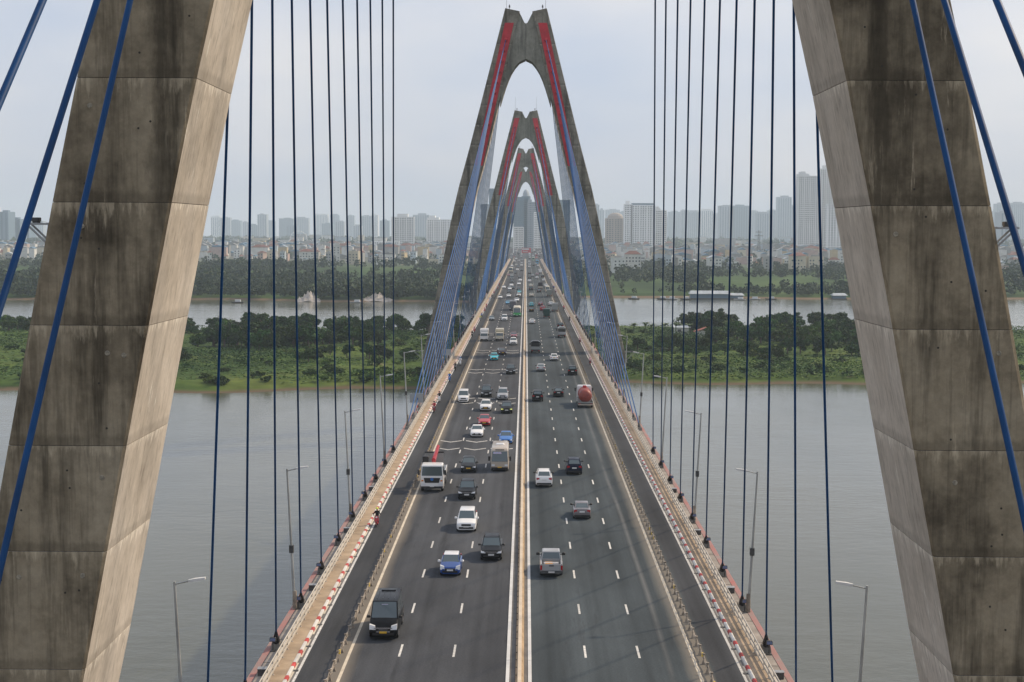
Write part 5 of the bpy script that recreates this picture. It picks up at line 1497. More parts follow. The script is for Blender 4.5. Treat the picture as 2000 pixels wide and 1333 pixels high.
# rough grass: nobody could count it
n = 90000
gx = rng.uniform(-260, 260, n); gy = rng.uniform(440, 700, n)
e = np.minimum(gy-island_front(gx), island_back(gx)-gy)
dens = 0.5+0.5*fbm(gx*0.06, gy*0.06, 11)
keep = (e > 4) & (rng.uniform(0, 1, n) < 0.45+0.6*dens)
gx, gy = gx[keep], gy[keep]
gz = island_h(gx, gy) - 0.15 + rng.uniform(0.0, 0.7, len(gx))*(0.6+0.6*fbm(gx*0.09, gy*0.09, 17))
c = np.stack([gx, gy, np.maximum(gz, island_h(gx, gy)-0.1)+0.12], 1)
v = rand_quads(c, rng.uniform(0.35, 0.8, len(c)), flat=0.85, flatw=0.75)
sel = fbm(gx*0.035, gy*0.05, 21) + 0.5*rng.normal(size=len(gx))
mi = np.where(sel > -0.05, 2, 1)
gm = big_mesh('grass', v, np.arange(len(v)).reshape(-1, 4), [M['leaf_dark'], M['leaf_mid'], M['leaf_light']], mi)
tag(put('grass', gm), 'rough green grass and reeds covering the island', 'grass', kind='stuff')

# low scrub in drifts, too tangled to count
n = 230000
gx = rng.uniform(-250, 250, n); gy = rng.uniform(445, 700, n)
e = np.minimum(gy-island_front(gx), island_back(gx)-gy)
dn_ = fbm(gx*0.055, gy*0.07, 41, 5) + 0.55*np.exp(-((e-9)/7.0)**2) + 0.25*np.exp(-e/30.0)
hgt = np.clip(dn_+0.22, 0, 1.2)
keep = (e > 3) & (hgt > 0.02) & (rng.uniform(0, 1, n) < 0.35+0.6*hgt) & (np.abs(gx) > 19)
gx, gy, hgt = gx[keep], gy[keep], hgt[keep]
lump = 0.6+0.5*np.abs(fbm(gx*0.6, gy*0.6, 43, 3))
c = np.stack([gx, gy, island_h(gx, gy) - 0.1 + rng.uniform(0.15, 1, len(gx))**0.6*hgt*2.0*lump], 1)
v = rand_quads(c, rng.uniform(0.22, 0.5, len(c)), flat=0.45, flatw=0.4)
sel = fbm(gx*0.04, gy*0.05, 47) + 0.35*rng.normal(size=len(gx))
mi = np.where(sel > 0.3, 2, np.where(sel > -0.5, 1, 0))
sm_ = big_mesh('scrub', v, np.arange(len(v)).reshape(-1, 4), [M['leaf_dark'], M['leaf_mid'], M['leaf_light']], mi)
tag(put('scrub', sm_), 'tangled low green scrub in drifts over the island', 'scrub', kind='stuff')

# banana plants along the right back shore
mat('banana_leaf', (0.055, 0.10, 0.025), 0.6, vary=0.3, scale=1.0)
def banana(seed):
    rg = random.Random(seed); mb = MB()
    for i in range(9):
        a_ = i*0.7 + rg.uniform(-.2, .2); ln = rg.uniform(2.6, 3.6); up = rg.uniform(1.6, 2.6); pts = []
        for q in range(5):
            t = q/4; pts.append(Vector((math.cos(a_)*ln*0.55*t, math.sin(a_)*ln*0.55*t, 2.4 + up*(t*1.35 - t*t*1.0))))
        sd = Vector((-math.sin(a_), math.cos(a_), 0))
        for q in range(4):
            w0, w1 = 0.42*math.sin(math.pi*(q+0.3)/4.6), 0.42*math.sin(math.pi*(q+1.3)/4.6)
            mb.slab([pts[q]-sd*w0, pts[q]+sd*w0, pts[q+1]+sd*w1, pts[q+1]-sd*w1], (0, 0, 0.03))
    return mb.mesh('leaf_crown', M['banana_leaf'])
BN = [banana(i) for i in range(3)]
bst = MB().tube((0, 0, -0.4), (0, 0, 2.7), 0.22, 0.14, n=7).mesh('stem', M['banana_leaf'])
for i, (x, y) in enumerate(((40.5, 628), (44.8, 640), (49, 634), (53, 652), (57.5, 640), (61, 630), (64, 645), (67, 636))):
    b = empty('banana_plant', (x, y, isl_z(x, y)), i*1.3); b.scale = (1.25, 1.25, 1.1+0.25*(i % 3))
    tag(b, 'ragged banana plant in the row by the back shore right of the bridge', 'banana plant', 'banana plants on the right back shore')
    put('stem', bst, b); put('leaf_crown', BN[i % 3], b)
# shed with red roof among the trees
mat('roof_red', (0.26, 0.075, 0.055), 0.8, vary=0.3, scale=0.8); mat('roof_tin', (0.36, 0.40, 0.43), 0.6, vary=0.25, scale=0.3); mat('wall_white', (0.62, 0.61, 0.57), 0.85, vary=0.15, scale=0.4)
sh = empty('shed', (73, 628, isl_z(73, 628))); tag(sh, 'small shed with reddish gable roof among the island trees', 'shed')
mb = MB(); mb.box(-4.2, 4.2, -2.5, 2.5, -0.3, 2.2); mb.build('wall', M['wall_white'], sh)
for s in (-1, 1):
    mb = MB(); mb.slab([(0, -3, 3.7), (0, 3, 3.7), (s*5.0, 3, 1.9), (s*5.0, -3, 1.9)], (0, 0, 0.12)); mb.build('roof_slope', M['roof_red'], sh)
mb = MB(); mb.box(-0.6, 0.6, -2.53, -2.49, 0, 1.9); mb.build('door', M['steel_dark'], sh)
sh = empty('shack', (64.5, 642, isl_z(64, 642))); tag(sh, 'white tin-roofed shack behind the red-roofed shed', 'shed')
mb = MB(); mb.box(-3, 3, -2, 2, -0.3, 2.6); mb.build('wall', M['wall_white'], sh)
mb = MB(); mb.slab([(-3.4, -2.4, 2.6), (3.4, -2.4, 2.6), (3.4, 2.4, 3.3), (-3.4, 2.4, 3.3)], (0, 0, 0.1)); mb.build('roof', M['roof_tin'], sh)
mb = MB(); mb.box(-1.8, -0.4, -2.04, -1.98, 0.9, 1.9); mb.build('window', M['steel_dark'], sh)

# the far bank: a wood that reads as one mass
def far_land_y(x): return far_front(np.asarray(x, float))
n = 7200
tx = rng.uniform(-1050, 1050, n); dep = rng.uniform(0, 1, n)
left = tx < 20
ty = far_land_y(tx) + np.where(left, 3 + dep**1.2*800, 6 + dep*720)
open_field = (~left) & (ty > 1085) & (ty < 1700) & (fbm(tx*0.018, ty*0.02, 31) > -0.12)
open_left = left & (tx > -150) & (tx < -30) & (ty > 1060) & (ty < 1420) & (fbm(tx*0.03, ty*0.01, 33) > -0.5)
gaps = left & (ty > 1075) & (fbm(tx*0.022, ty*0.012, 35) > 0.42)
thin = (ty > 1750) & (rng.uniform(0, 1, n) < 0.45)
keep = ~(open_field | open_left | gaps | thin | (np.abs(tx) < 24))
tx, ty = tx[keep], ty[keep]
nf = 1500      # the ragged front edge of the wood, right down to the water on the left
fx = np.concatenate([rng.uniform(-700, -26, 1100), rng.uniform(26, 700, 400)])
fy = far_land_y(fx) + np.where(fx < 0, 2 + rng.uniform(0, 1, nf)**1.3*75, 8 + rng.uniform(0, 1, nf)**1.5*60)
ok = (fx < 0) | (fbm(fx*0.03, fy*0.0, 61) > 0.1)
tx, ty = np.concatenate([tx, fx[ok]]), np.concatenate([ty, fy[ok]])
th = np.clip(7.5 + 3.0*fbm(tx*0.02, ty*0.015, 51) + rng.normal(size=len(tx))*1.6, 3, 15)
K = 60
q = rng.normal(size=(len(tx), K, 3)); q /= np.linalg.norm(q, axis=2)[:, :, None]
q *= rng.uniform(0.55, 1.0, (len(tx), K, 1))
ctr = np.stack([tx, ty, 2.4 + th*0.5], 1)[:, None, :] + q*np.stack([th*0.55, th*0.55, th*0.48], 1)[:, None, :]
ctr = ctr.reshape(-1, 3)
v = rand_quads(ctr, np.repeat(th*0.13, K))
tag(put('far_wood', big_mesh('far_wood', v, np.arange(len(v)).reshape(-1, 4), M['leaf_far'])), 'continuous belt of trees along the far river bank', 'trees', kind='stuff')

# ------------------------------------------------------------------ the city
def sight(px, py, Y):
    """world point at distance Y on the line of sight through picture point (2000 x 1333 scale)"""
    q = _f + _r*((px-1000.0)/FOCAL) + _d*((py-666.5)/FOCAL)
    return CAMPOS + q*(Y/q.y)
GROUND = 2.6
for nm, c_ in dict(white=(0.60,0.60,0.57), cream=(0.55,0.49,0.37), grey=(0.32,0.32,0.31), pinkish=(0.46,0.34,0.30), ochre=(0.46,0.37,0.22), pale_blue=(0.40,0.46,0.50), concrete=(0.24,0.24,0.23)).items():
    mat('house_'+nm, c_, 0.88, vary=0.16, scale=0.15, rand=0.12)
mat('roof_brick', (0.165, 0.07, 0.055), 0.85, vary=0.3, scale=0.3, rand=0.25)
mat('roof_grey', (0.23, 0.23, 0.225), 0.85, vary=0.25, scale=0.3, rand=0.2)
mat('roof_blue', (0.10, 0.20, 0.30), 0.6, vary=0.2, scale=0.3)
mat('window_dark', (0.03, 0.04, 0.05), 0.2, spec=0.6)
mat('window_blue', (0.08, 0.14, 0.2), 0.15, spec=0.7)
WALLS = ['white', 'white', 'white', 'cream', 'grey', 'pinkish', 'grey', 'ochre', 'pale_blue', 'concrete', 'white', 'grey', 'concrete']
_hm2 = {}
def house_meshes(w, d, h, roof, wall):
    key = (w, d, h, roof, wall)
    if key in _hm2: return _hm2[key]
    mb = MB(); mb.box(-w/2, w/2, 0, d, -1, h)
    out = [('wall', mb.mesh('wall', M['house_'+wall]))]
    if roof in ('roof_brick', 'roof_grey', 'roof_tin', 'roof_blue') and roof != 'flat':
        mb = MB(); e = 0.6; rh = min(w, d)*0.32
        if roof == 'roof_brick': # hip
            mb.loft([[(-w/2-e, -e, h+0.02), (w/2+e, -e, h+0.02), (w/2+e, d+e, h+0.02), (-w/2-e, d+e, h+0.02)], [(-w*0.2, d*0.45, h+rh), (w*0.2, d*0.45, h+rh), (w*0.2, d*0.55, h+rh), (-w*0.2, d*0.55, h+rh)]])
        else:                    # gable
            mb.loft([[(-w/2-e, -e, h+0.02), (-w/2-e, d+e, h+0.02), (0, d+e, h+rh*0.8), (0, -e, h+rh*0.8)], [(w/2+e, -e, h+0.02), (w/2+e, d+e, h+0.02), (0.05, d+e, h+rh*0.8), (0.05, -e, h+rh*0.8)]])
        out.append(('roof', mb.mesh('roof', M[roof])))
    else:
        mb = MB(); mb.box(-w/2-0.15, w/2+0.15, -0.15, 0.25, h+0.01, h+0.9); mb.box(-w/2-0.15, -w/2+0.25, 0.25, d, h+0.01, h+0.9); mb.box(w/2-0.25, w/2+0.15, 0.25, d, h+0.01, h+0.9)
        out.append(('parapet', mb.mesh('parapet', M['house_'+wall])))
        mb = MB(); mb.box(-w*0.25, w*0.15, d*0.3, d*0.7, h+0.02, h+2.6); out.append(('stair_head', mb.mesh('stair_head', M['house_grey'])))
        mb = MB(); mb.tube((w*0.3, d*0.6, h+0.02), (w*0.3, d*0.6, h+1.9), 0.7, n=8); out.append(('water_tank', mb.mesh('water_tank', M['steel_grey'])))
    _hm2[key] = out
    return out
_wm = MB().box(-0.75, 0.75, -0.06, 0.05, 0, 1.5).mesh('window', M['window_dark'])
_sl = MB().box(-0.95, 0.95, -0.18, -0.0, -0.16, -0.02).mesh('sill', M['house_white'])
def house(x, y, w, d, h, roof, wall, label, group, windows=True, z=GROUND):
    t = empty('house', (x, y, z), random.uniform(-0.25, 0.25)); tag(t, label, 'house', group)
    for n_, me in house_meshes(w, d, h, roof, wall): put(n_, me, t)
    if windows:
        cols = max(2, int(w/3.2)); fl = max(1, int(h/3.4))
        for i in range(cols):
            for j in range(fl):
                if random.random() < 0.85:
                    wd = put('window', _wm, t, (-w/2 + w*(i+0.5)/cols, 0, 1.1 + j*3.3))
                    if y < 1750: put('sill', _sl, wd)
    return t
RN = {'roof_brick': 'red hipped roof', 'roof_grey': 'grey gable roof', 'roof_tin': 'pale tin roof', 'roof_blue': 'blue tin roof', 'flat': 'flat roof'}
def wall_word(w): return {'pale_blue': 'pale blue', 'concrete': 'dull grey'}.get(w, w)
# front row, close enough to see windows
spots = []
for i in range(420):
    x = random.uniform(-640, 640)
    y = random.uniform(1600, 1950) if x > 60 else random.uniform(1850, 2150)
    if abs(x) < 36: continue
    if any(abs(x-a) < 9 and abs(y-b) < 22 for a, b in spots) or len(spots) > 168: continue
    spots.append((x, y))
    w = random.choice([4, 5, 5, 6, 7, 9, 12]); d = random.choice([9, 12]); h = random.choice([4, 7, 7.5, 10.5, 14])
    roof = random.choice(['roof_brick', 'roof_brick', 'roof_grey', 'roof_tin', 'flat', 'flat', 'flat', 'roof_blue'] if h < 11 else ['flat', 'flat', 'roof_brick'])
    wall = random.choice(WALLS)
    house(x, y, w, d, h, roof, wall, '%s house with %s, front row of the far bank, %s side' % (wall_word(wall), RN[roof], 'left' if x < 0 else 'right'), 'front row houses on the far bank')
# a few that stand out
for (px0, px1, yt, Y, h0, roof, wall, lab) in ((1198, 1222, 505, 1560, 9, 'flat', 'white', 'white two-storey house right beside the second tower'), (1221, 1252, 497, 1575, 10, 'roof_brick', 'white', 'large white villa with red roofs and balconies right of the bridge'),
        (1300, 1312, 500, 1640, 12, 'flat', 'pale_blue', 'narrow tall pale house between two cables on the right'), (1318, 1332, 503, 1620, 12, 'flat', 'white', 'tall white house behind the right cables, near smoke'), (1385, 1410, 504, 1640, 11, 'roof_tin', 'white', 'white house with balcony gallery right of the bridge'),
        (1545, 1575, 500, 1650, 12, 'roof_brick', 'cream', 'broad cream house with red roof near the right tower leg'), (1580, 1610, 503, 1650, 11, 'flat', 'cream', 'cream terraced house with many windows near the right tower leg'),
        (650, 664, 478, 2050, 15, 'flat', 'white', 'white narrow block with windows left of centre'), (680, 700, 492, 1900, 11, 'flat', 'cream', 'cream block behind the left cables'), (745, 772, 497, 1880, 12, 'roof_grey', 'white', 'row of white gabled town houses left'),
        (838, 856, 508, 1800, 10, 'flat', 'cream', 'pale yellow house alone among trees beside the second tower'), (585, 612, 492, 1950, 9, 'roof_brick', 'white', 'white villa with red hipped roof on the left bank')):
    a_, b_ = sight(px0, 500, Y), sight(px1, 500, Y); zt = sight((px0+px1)/2, yt, Y).z
    house((a_.x+b_.x)/2, Y, round(b_.x-a_.x, 1), 11, max(6, round(zt-GROUND, 1)), roof, wall, lab, 'front row houses on the far bank')
# deeper rows
_fh, _fm = MB(), []
spots = []
for i in range(1700):
    x = random.uniform(-1000, 1000); y = random.uniform(2150 if x < 60 else 1950, 3300)
    if abs(x) < 45 or any(abs(x-a) < 9 and abs(y-b) < 20 for a, b in spots): continue
    spots.append((x, y))
    w = random.choice([6, 8, 12, 16, 24]); h = random.choice([5, 8, 11, 14, 17]); wall = random.choice(WALLS)
    roof = random.choice(['roof_brick', 'roof_grey', 'roof_tin', 'flat', 'flat', 'roof_blue'])
    if len(spots) > 110:
        for n_, me in house_meshes(w, 12, h, roof, wall):
            mi_ = me.materials[0]
            if mi_ not in _fm: _fm.append(mi_)
            _fh.add([(vv.co.x+x, vv.co.y+y, vv.co.z+GROUND) for vv in me.vertices], [tuple(pl.vertices) for pl in me.polygons], _fm.index(mi_))
        continue
    house(x, y, w, 12, h, roof, wall, 'distant %s building with %s in the hazy town, %s of the bridge' % (wall_word(wall), RN[roof], 'left' if x < 0 else 'right'), 'houses deep in the hazy town', windows=False)
tag(_fh.build('far_houses', _fm), 'mass of small hazy houses deep in the far town', 'houses', kind='stuff')
# street trees in the town
n = 900
tx = rng.uniform(-1000, 1000, n); ty = rng.uniform(1700, 3300, n); keep = np.abs(tx) > 34; tx, ty = tx[keep], ty[keep]; th = rng.uniform(6, 12, len(tx)); K = 40
q = rng.normal(size=(len(tx), K, 3)); q /= np.linalg.norm(q, axis=2)[:, :, None]; q *= rng.uniform(0.55, 1.0, (len(tx), K, 1))
ctr = (np.stack([tx, ty, 2.6+th*0.5], 1)[:, None, :] + q*np.stack([th*0.6, th*0.6, th*0.45], 1)[:, None, :]).reshape(-1, 3)
v = rand_quads(ctr, np.repeat(th*0.16, K))
tag(put('town_trees', big_mesh('town_trees', v, np.arange(len(v)).reshape(-1, 4), M['leaf_far'])), 'trees scattered between the houses of the far town', 'trees', kind='stuff')

# high-rises
for nm, c_ in dict(pale=(0.72,0.72,0.70), tan=(0.36,0.30,0.25), white=(0.82,0.83,0.82), steel=(0.30,0.34,0.38), slate=(0.12,0.19,0.26), glassy=(0.14,0.22,0.28)).items():
    mat('tower_'+nm, c_, 0.7, vary=0.06, scale=0.05)
def highrise(px0, px1, yt, Y, depth, style, label, floors=None, bays=None, top=None, yb=None, cat='apartment block'):
    a_, b_ = sight(px0, 480, Y), sight(px1, 480, Y); zt = sight((px0+px1)/2, yt, Y).z
    W = b_.x - a_.x; xc = (a_.x+b_.x)/2; H = zt - GROUND
    t = empty('high_rise', (xc, Y, GROUND)); tag(t, label, cat, 'high-rises of the city')
    glass = M['window_dark'] if style in ('pale', 'white', 'tan') else M['window_blue']
    mb = MB(); mb.box(-W/2, W/2, 0, depth, -1, H); mb.build('glazed_core', glass, t)
    fl = floors or max(6, int(H/3.3)); by = bays or max(3, int(W/4.2))
    mb = MB()
    for j in range(fl+1):
        z = H*j/fl; mb.box(-W/2-0.25, W/2+0.25, -0.25, depth+0.25, z-H/fl*0.27, z+H/fl*0.27 if j < fl else z+1.2)
    tag(mb.build('floor_band', M['tower_'+style], t), kind='stuff')
    for i in range(by+1):
        x = -W/2 + W*i/by; ww = W/by*(0.20 if i % 3 else 0.34)
        mb = MB(); mb.box(x-ww, x+ww, -0.55, 0.2, 0, H+0.6); mb.build('pier', M['tower_'+style], t)
    for s in (-1, 1):
        mb = MB(); mb.box(*sorted((s*(W/2+0.1), s*(W/2+0.5))), -0.3, depth*0.4, 0, H+0.6); mb.build('corner_pier', M['tower_'+style], t)
    if top == 'cap':
        mb = MB(); mb.box(-W*0.28, W*0.22, depth*0.2, depth*0.8, H+1.2, H+7.5); mb.build('plant_room', M['tower_'+style], t)
    elif top == 'dome':
        mb = MB(); mb.loft([[(W*0.42*math.cos(i*math.pi/8)*k, depth*0.5+depth*0.4*math.sin(i*math.pi/8)*k, H+1.2+z) for i in range(16)] for k, z in ((1, 0), (0.92, 5), (0.7, 9), (0.35, 12))]); mb.build('dome', M['tower_tan' if style == 'tan' else 'tower_steel'], t)
    elif top == 'steps':
        mb = MB(); mb.box(-W*0.5, -W*0.05, 1, depth-1, H+1.2, H+5); mb.box(-W*0.4, -W*0.2, 2, depth-2, H+5, H+9); mb.build('plant_room', M['tower_'+style], t)
    elif top == 'dark':
        mb = MB(); mb.box(-W*0.5, W*0.5, 0.5, depth-0.5, H+1.2, H+5); mb.build('roof_storey', M['tower_slate'], t)
    return t
highrise(766, 808, 425, 3250, 30, 'pale', 'beige apartment tower left of the bridge, just right of the cables', 17, 9, 'cap')
highrise(834, 886, 430, 3300, 30, 'white', 'white grid-fronted apartment tower touching the second tower, left', 18, 12, 'steps')
highrise(727, 779, 473, 2900, 18, 'white', 'long low white hotel block in front of the beige tower', 5, 12)
highrise(1183, 1221, 428, 3350, 28, 'tan', 'tan residential tower with domed top right of the bridge', 16, 7, 'dome')
highrise(1219, 1233, 400, 3200, 26, 'white', 'slim pale tower attached left of the big white one, right of bridge', 24, 3, 'cap')
highrise(1234, 1278, 402, 3200, 30, 'white', 'big white apartment tower with dark top storey right of the bridge', 25, 9, 'dark')
highrise(1280, 1301, 412, 3350, 26, 'pale', 'grey slab tower behind the first right cables', 20, 5, 'steps')
highrise(1558, 1603, 345, 2900, 30, 'pale', 'tallest apartment tower beside the right foreground leg', 40, 12, 'steps')
highrise(1600, 1632, 331, 2960, 28, 'pale', 'tall apartment tower half hidden by the right foreground leg', 42, 8, 'cap')
highrise(1616, 1650, 400, 2450, 22, 'white', 'white slab with rows of dark windows at the right leg', 22, 6)
highrise(1003, 1022, 391, 2600, 25, 'glassy', 'blue grey glass tower seen through the last arch, left half', 28, 7, 'dark')
highrise(1022, 1031, 389, 2610, 20, 'slate', 'dark glass middle strip of the building at the road end', 26, 3)
highrise(1031, 1047, 396, 2600, 25, 'steel', 'grey tower seen through the last arch, right half', 26, 5, 'steps')
highrise(1043, 1060, 416, 2500, 22, 'white', 'white gridded apartment slab at the road end, right', 24, 7)
highrise(1004, 1022, 445, 2480, 20, 'pale', 'lower pale block standing before the glass tower at the road end', 14, 6)
highrise(1019, 1035, 385, 2800, 24, 'glassy', 'hazy rounded glass tower rising behind the others at the road end', 30, 5, 'dome')
highrise(956, 968, 370, 2700, 22, 'slate', 'dark blue slab beside the third tower, left', 30, 3)
highrise(1092, 1112, 392, 2900, 22, 'glassy', 'pale blue glass block beside the third tower, right', 28, 5)
highrise(940, 958, 400, 3100, 22, 'steel', 'hazy grey block between second and third towers, left', 26, 5)
# the hazy skyline
SKY = [(-40,-5,405,4600),(0,17,414,3300),(17,40,428,3350),(40,57,441,3400),(60,85,432,5200),(412,430,424,5600),(431,450,425,5600),(452,470,431,5300),(474,486,434,5600),(503,521,419,4700),(522,536,432,5600),(545,573,427,4800),(575,603,426,5400),
 (612,640,419,6000),(645,662,420,6000),(655,672,433,4700),(628,650,437,4800),(676,692,421,5600),(705,727,422,4900),(724,738,420,5400),(742,760,431,4500),(806,838,420,4300),(838,850,427,5200),(690,706,441,4500),(560,580,441,4300),(486,504,440,4800),
 (1158,1170,400,4600),(1170,1180,410,5000),(1182,1210,410,5600),(1210,1222,414,5800),(1305,1330,414,5600),(1330,1345,411,4900),(1343,1366,414,4800),(1366,1392,411,5000),(1392,1404,418,5600),(1404,1429,402,4200),(1432,1464,402,4200),(1464,1480,412,5400),
 (1478,1501,416,4100),(1500,1518,411,4800),(1518,1545,385,4300),(1545,1561,401,4700),(1300,1316,425,5900),(1420,1436,414,5800),(1945,1975,398,4600),(1970,2010,397,4700),(1953,1968,415,3500),(2005,2060,405,4700),(1850,1940,405,5000),(150,400,425,6200)]
sd_count = {'left': -1, 'right': -1}; ORDN = ['first', 'second', 'third', 'fourth', 'fifth', 'sixth', 'seventh', 'eighth', 'ninth', 'tenth'] + ['%dth' % i for i in range(11, 60)]
for (a0, b0, yt, Y) in sorted(SKY):
    Y = Y*1.55 if Y > 3600 else Y*1.2
    n_ = 1
    if b0-a0 > 60: n_ = 6
    for q in range(n_):
        xa, xb = a0+(b0-a0)*q/n_, a0+(b0-a0)*(q+0.85)/n_ if n_ > 1 else b0
        A_, B_ = sight(xa, 480, Y), sight(xb, 480, Y); H = sight(xa, yt+random.uniform(0, 8)*(n_ > 1), Y).z - GROUND; W = B_.x-A_.x
        st = random.choice(['steel', 'pale', 'glassy', 'steel']) if (a0, b0) not in ((0, 17), (17, 40), (40, 57)) else 'slate'
        t = empty('hazy_tower', ((A_.x+B_.x)/2, Y, GROUND)); sd = 'left' if xa < 1000 else 'right'; sd_count[sd] += st != 'slate'
        tag(t, '%s hazy tower block counted from the left in the %s skyline' % (ORDN[sd_count[sd]], sd) if st != 'slate' else 'dark blue stepped block in the haze at the far left edge', 'tower block', 'hazy skyline %s' % sd if st != 'slate' else 'stepped blocks at the left edge')
        mb = MB(); mb.box(-W/2, W/2, 0, 55, -1, H); mb.build('tower_body', M['tower_'+st], t)
        mb = MB()
        nb = max(2, int(W/9))
        for i in range(nb):
            x = -W/2 + W*(i+0.5)/nb; mb.box(x-W/nb*0.22, x+W/nb*0.22, -0.12, 0.1, H*0.05, H*0.97)
        tag(mb.build('window_bay', M['window_blue'], t), kind='stuff')
        mb = MB(); mb.box(-W*random.uniform(0.15, 0.4), W*random.uniform(0.1, 0.4), 8, 26, H, H+random.uniform(3, 7)); mb.build('plant_room', M['tower_'+st], t)
# low hazy belt of trees and roofs further out
n = 2600
tx = rng.uniform(-2600, 2600, n); ty = rng.uniform(3300, 6000, n); th = rng.uniform(9, 20, n); K = 14
q = rng.normal(size=(n, K, 3)); q /= np.linalg.norm(q, axis=2)[:, :, None]; q *= rng.uniform(0.5, 1.0, (n, K, 1))
ctr = (np.stack([tx, ty, 2.6+th*0.5], 1)[:, None, :] + q*np.stack([th*0.9, th*0.9, th*0.45], 1)[:, None, :]).reshape(-1, 3)
v = rand_quads(ctr, np.repeat(th*0.36, K))
tag(put('distant_trees', big_mesh('distant_trees', v, np.arange(len(v)).reshape(-1, 4), M['leaf_far'])), 'hazy belt of distant tree tops below the skyline', 'trees', kind='stuff')
n_ = 0
for i in range(150):
    Y = random.uniform(3300, 5200); x = random.uniform(-0.36, 0.36)*Y
    W = random.uniform(14, 40); H = random.uniform(8, 26); c_ = random.choice(['white', 'grey', 'pale_blue', 'cream'])
    t = empty('distant_block', (x, Y, GROUND)); tag(t, 'low %s block in the haze below the skyline, %s' % (wall_word(c_), 'left' if x < 0 else 'right'), 'building', 'low blocks in the haze')
    mb = MB(); mb.box(-W/2, W/2, 0, 15, -1, H); mb.build('wall', M['house_'+c_], t)
    mb = MB(); mb.box(-W/2-0.3, W/2+0.3, -0.3, 15.3, H+0.01, H+0.8); mb.build('roof', M['roof_grey'], t)

# ferris wheel in the haze, left
c_ = sight(583, 468, 3400); Rw = 19.0
fw = empty('ferris_wheel', (c_.x, c_.y, GROUND)); tag(fw, 'pale ferris wheel in the haze left of the bridge', 'ferris wheel'); hz = c_.z - GROUND
mb = MB()
for i in range(40):
    a0, a1 = i*math.pi/20, (i+1)*math.pi/20
    for rr in (Rw, Rw*0.93):
        mb.tube((rr*math.cos(a0), 0, hz+rr*math.sin(a0)), (rr*math.cos(a1), 0, hz+rr*math.sin(a1)), 0.28, n=4)
mb.build('rim', M['tower_white'], fw)
for i in range(10):
    mb = MB(); a0 = i*math.pi/5; mb.tube((0, 0, hz), (Rw*math.cos(a0), 0, hz+Rw*math.sin(a0)), 0.2, n=4); mb.build('spoke', M['tower_white'], fw)
for s in (-1, 1):
    mb = MB(); mb.tube((s*9, 0, 0), (0, 0, hz), 0.6, n=5); mb.build('leg', M['tower_white'], fw)
for i in range(20):
    a0 = i*math.pi/10; mb = MB(); mb.box(-0.9, 0.9, -0.9, 0.9, -2.2, 0); mb.build('gondola', M['tower_pale'], fw, (Rw*math.cos(a0), 0, hz+Rw*math.sin(a0)))

# boathouses and moored boats by the far bank, right
for (px0, px1, Y, h, lab) in ((1345, 1424, 1042, 5.2, 'long floating boathouse with pale tin roof by the far bank'), (1421, 1450, 1044, 3.6, 'small lower boathouse attached to the long one'), (1622, 1650, 1046, 3.8, 'small pale boathouse near the right tower leg')):
    a_, b_ = sight(px0, 575, Y), sight(px1, 575, Y); W = b_.x-a_.x
    t = empty('boathouse', ((a_.x+b_.x)/2, Y-8, 0.3)); tag(t, lab, 'boathouse')
    mb = MB(); mb.box(-W/2, W/2, 0, 8, -0.5, 0.35); mb.build('pontoon', M['steel_dark'], t)
    mb = MB(); mb.box(-W/2+0.6, W/2-0.6, 0.6, 7.4, 0.35, h*0.62); mb.build('wall', M['tower_slate'], t)
    mb = MB(); mb.loft([[(-W/2-0.4, -0.6, h*0.6), (-W/2-0.4, 8.6, h*0.6), (-W/2+0.8, 4, h)], [(W/2+0.4, -0.6, h*0.6), (W/2+0.4, 8.6, h*0.6), (W/2-0.8, 4, h)]]); mb.build('roof', M['roof_tin'], t)
mat('boat_white', (0.6, 0.62, 0.64), 0.6)
for i, (px, Y) in enumerate(((1290, 1040), (1308, 1036), (1335, 1038), (1468, 1040), (1500, 1042), (1440, 1032), (1235, 1040), (700, 968), (470, 962))):
    a_ = sight(px, 582, Y); t = empty('boat', (a_.x, Y-12, 0.0), random.uniform(-0.3, 0.3)); tag(t, 'small moored boat at the far bank, %s' % ['left of the long boathouse', 'left of the long boathouse', 'left of the long boathouse', 'right of the boathouses', 'right of the boathouses', 'before the boathouses', 'beside the second tower', 'left bank among the cables', 'left bank near the left leg'][i], 'boat', 'boats at the far bank')
    mb = MB(); mb.loft([[(-4, -0.2, 0.9), (-4, 0.2, 0.9), (-3.8, 0, 0.3)], [(-2, -1.0, 0.7), (-2, 1.0, 0.7), (-2, 0, -0.2)], [(3, -1.1, 0.7), (3, 1.1, 0.7), (3, 0, -0.2)], [(4, -0.8, 0.8), (4, 0.8, 0.8), (4, 0, 0.2)]]); mb.build('hull', M['boat_white' if i % 2 else 'steel_dark'], t)
    mb = MB(); mb.bbox(-1.2, 2.2, -0.8, 0.8, 0.6, 2.0, 0.15); mb.build('cabin', M['boat_white'], t)
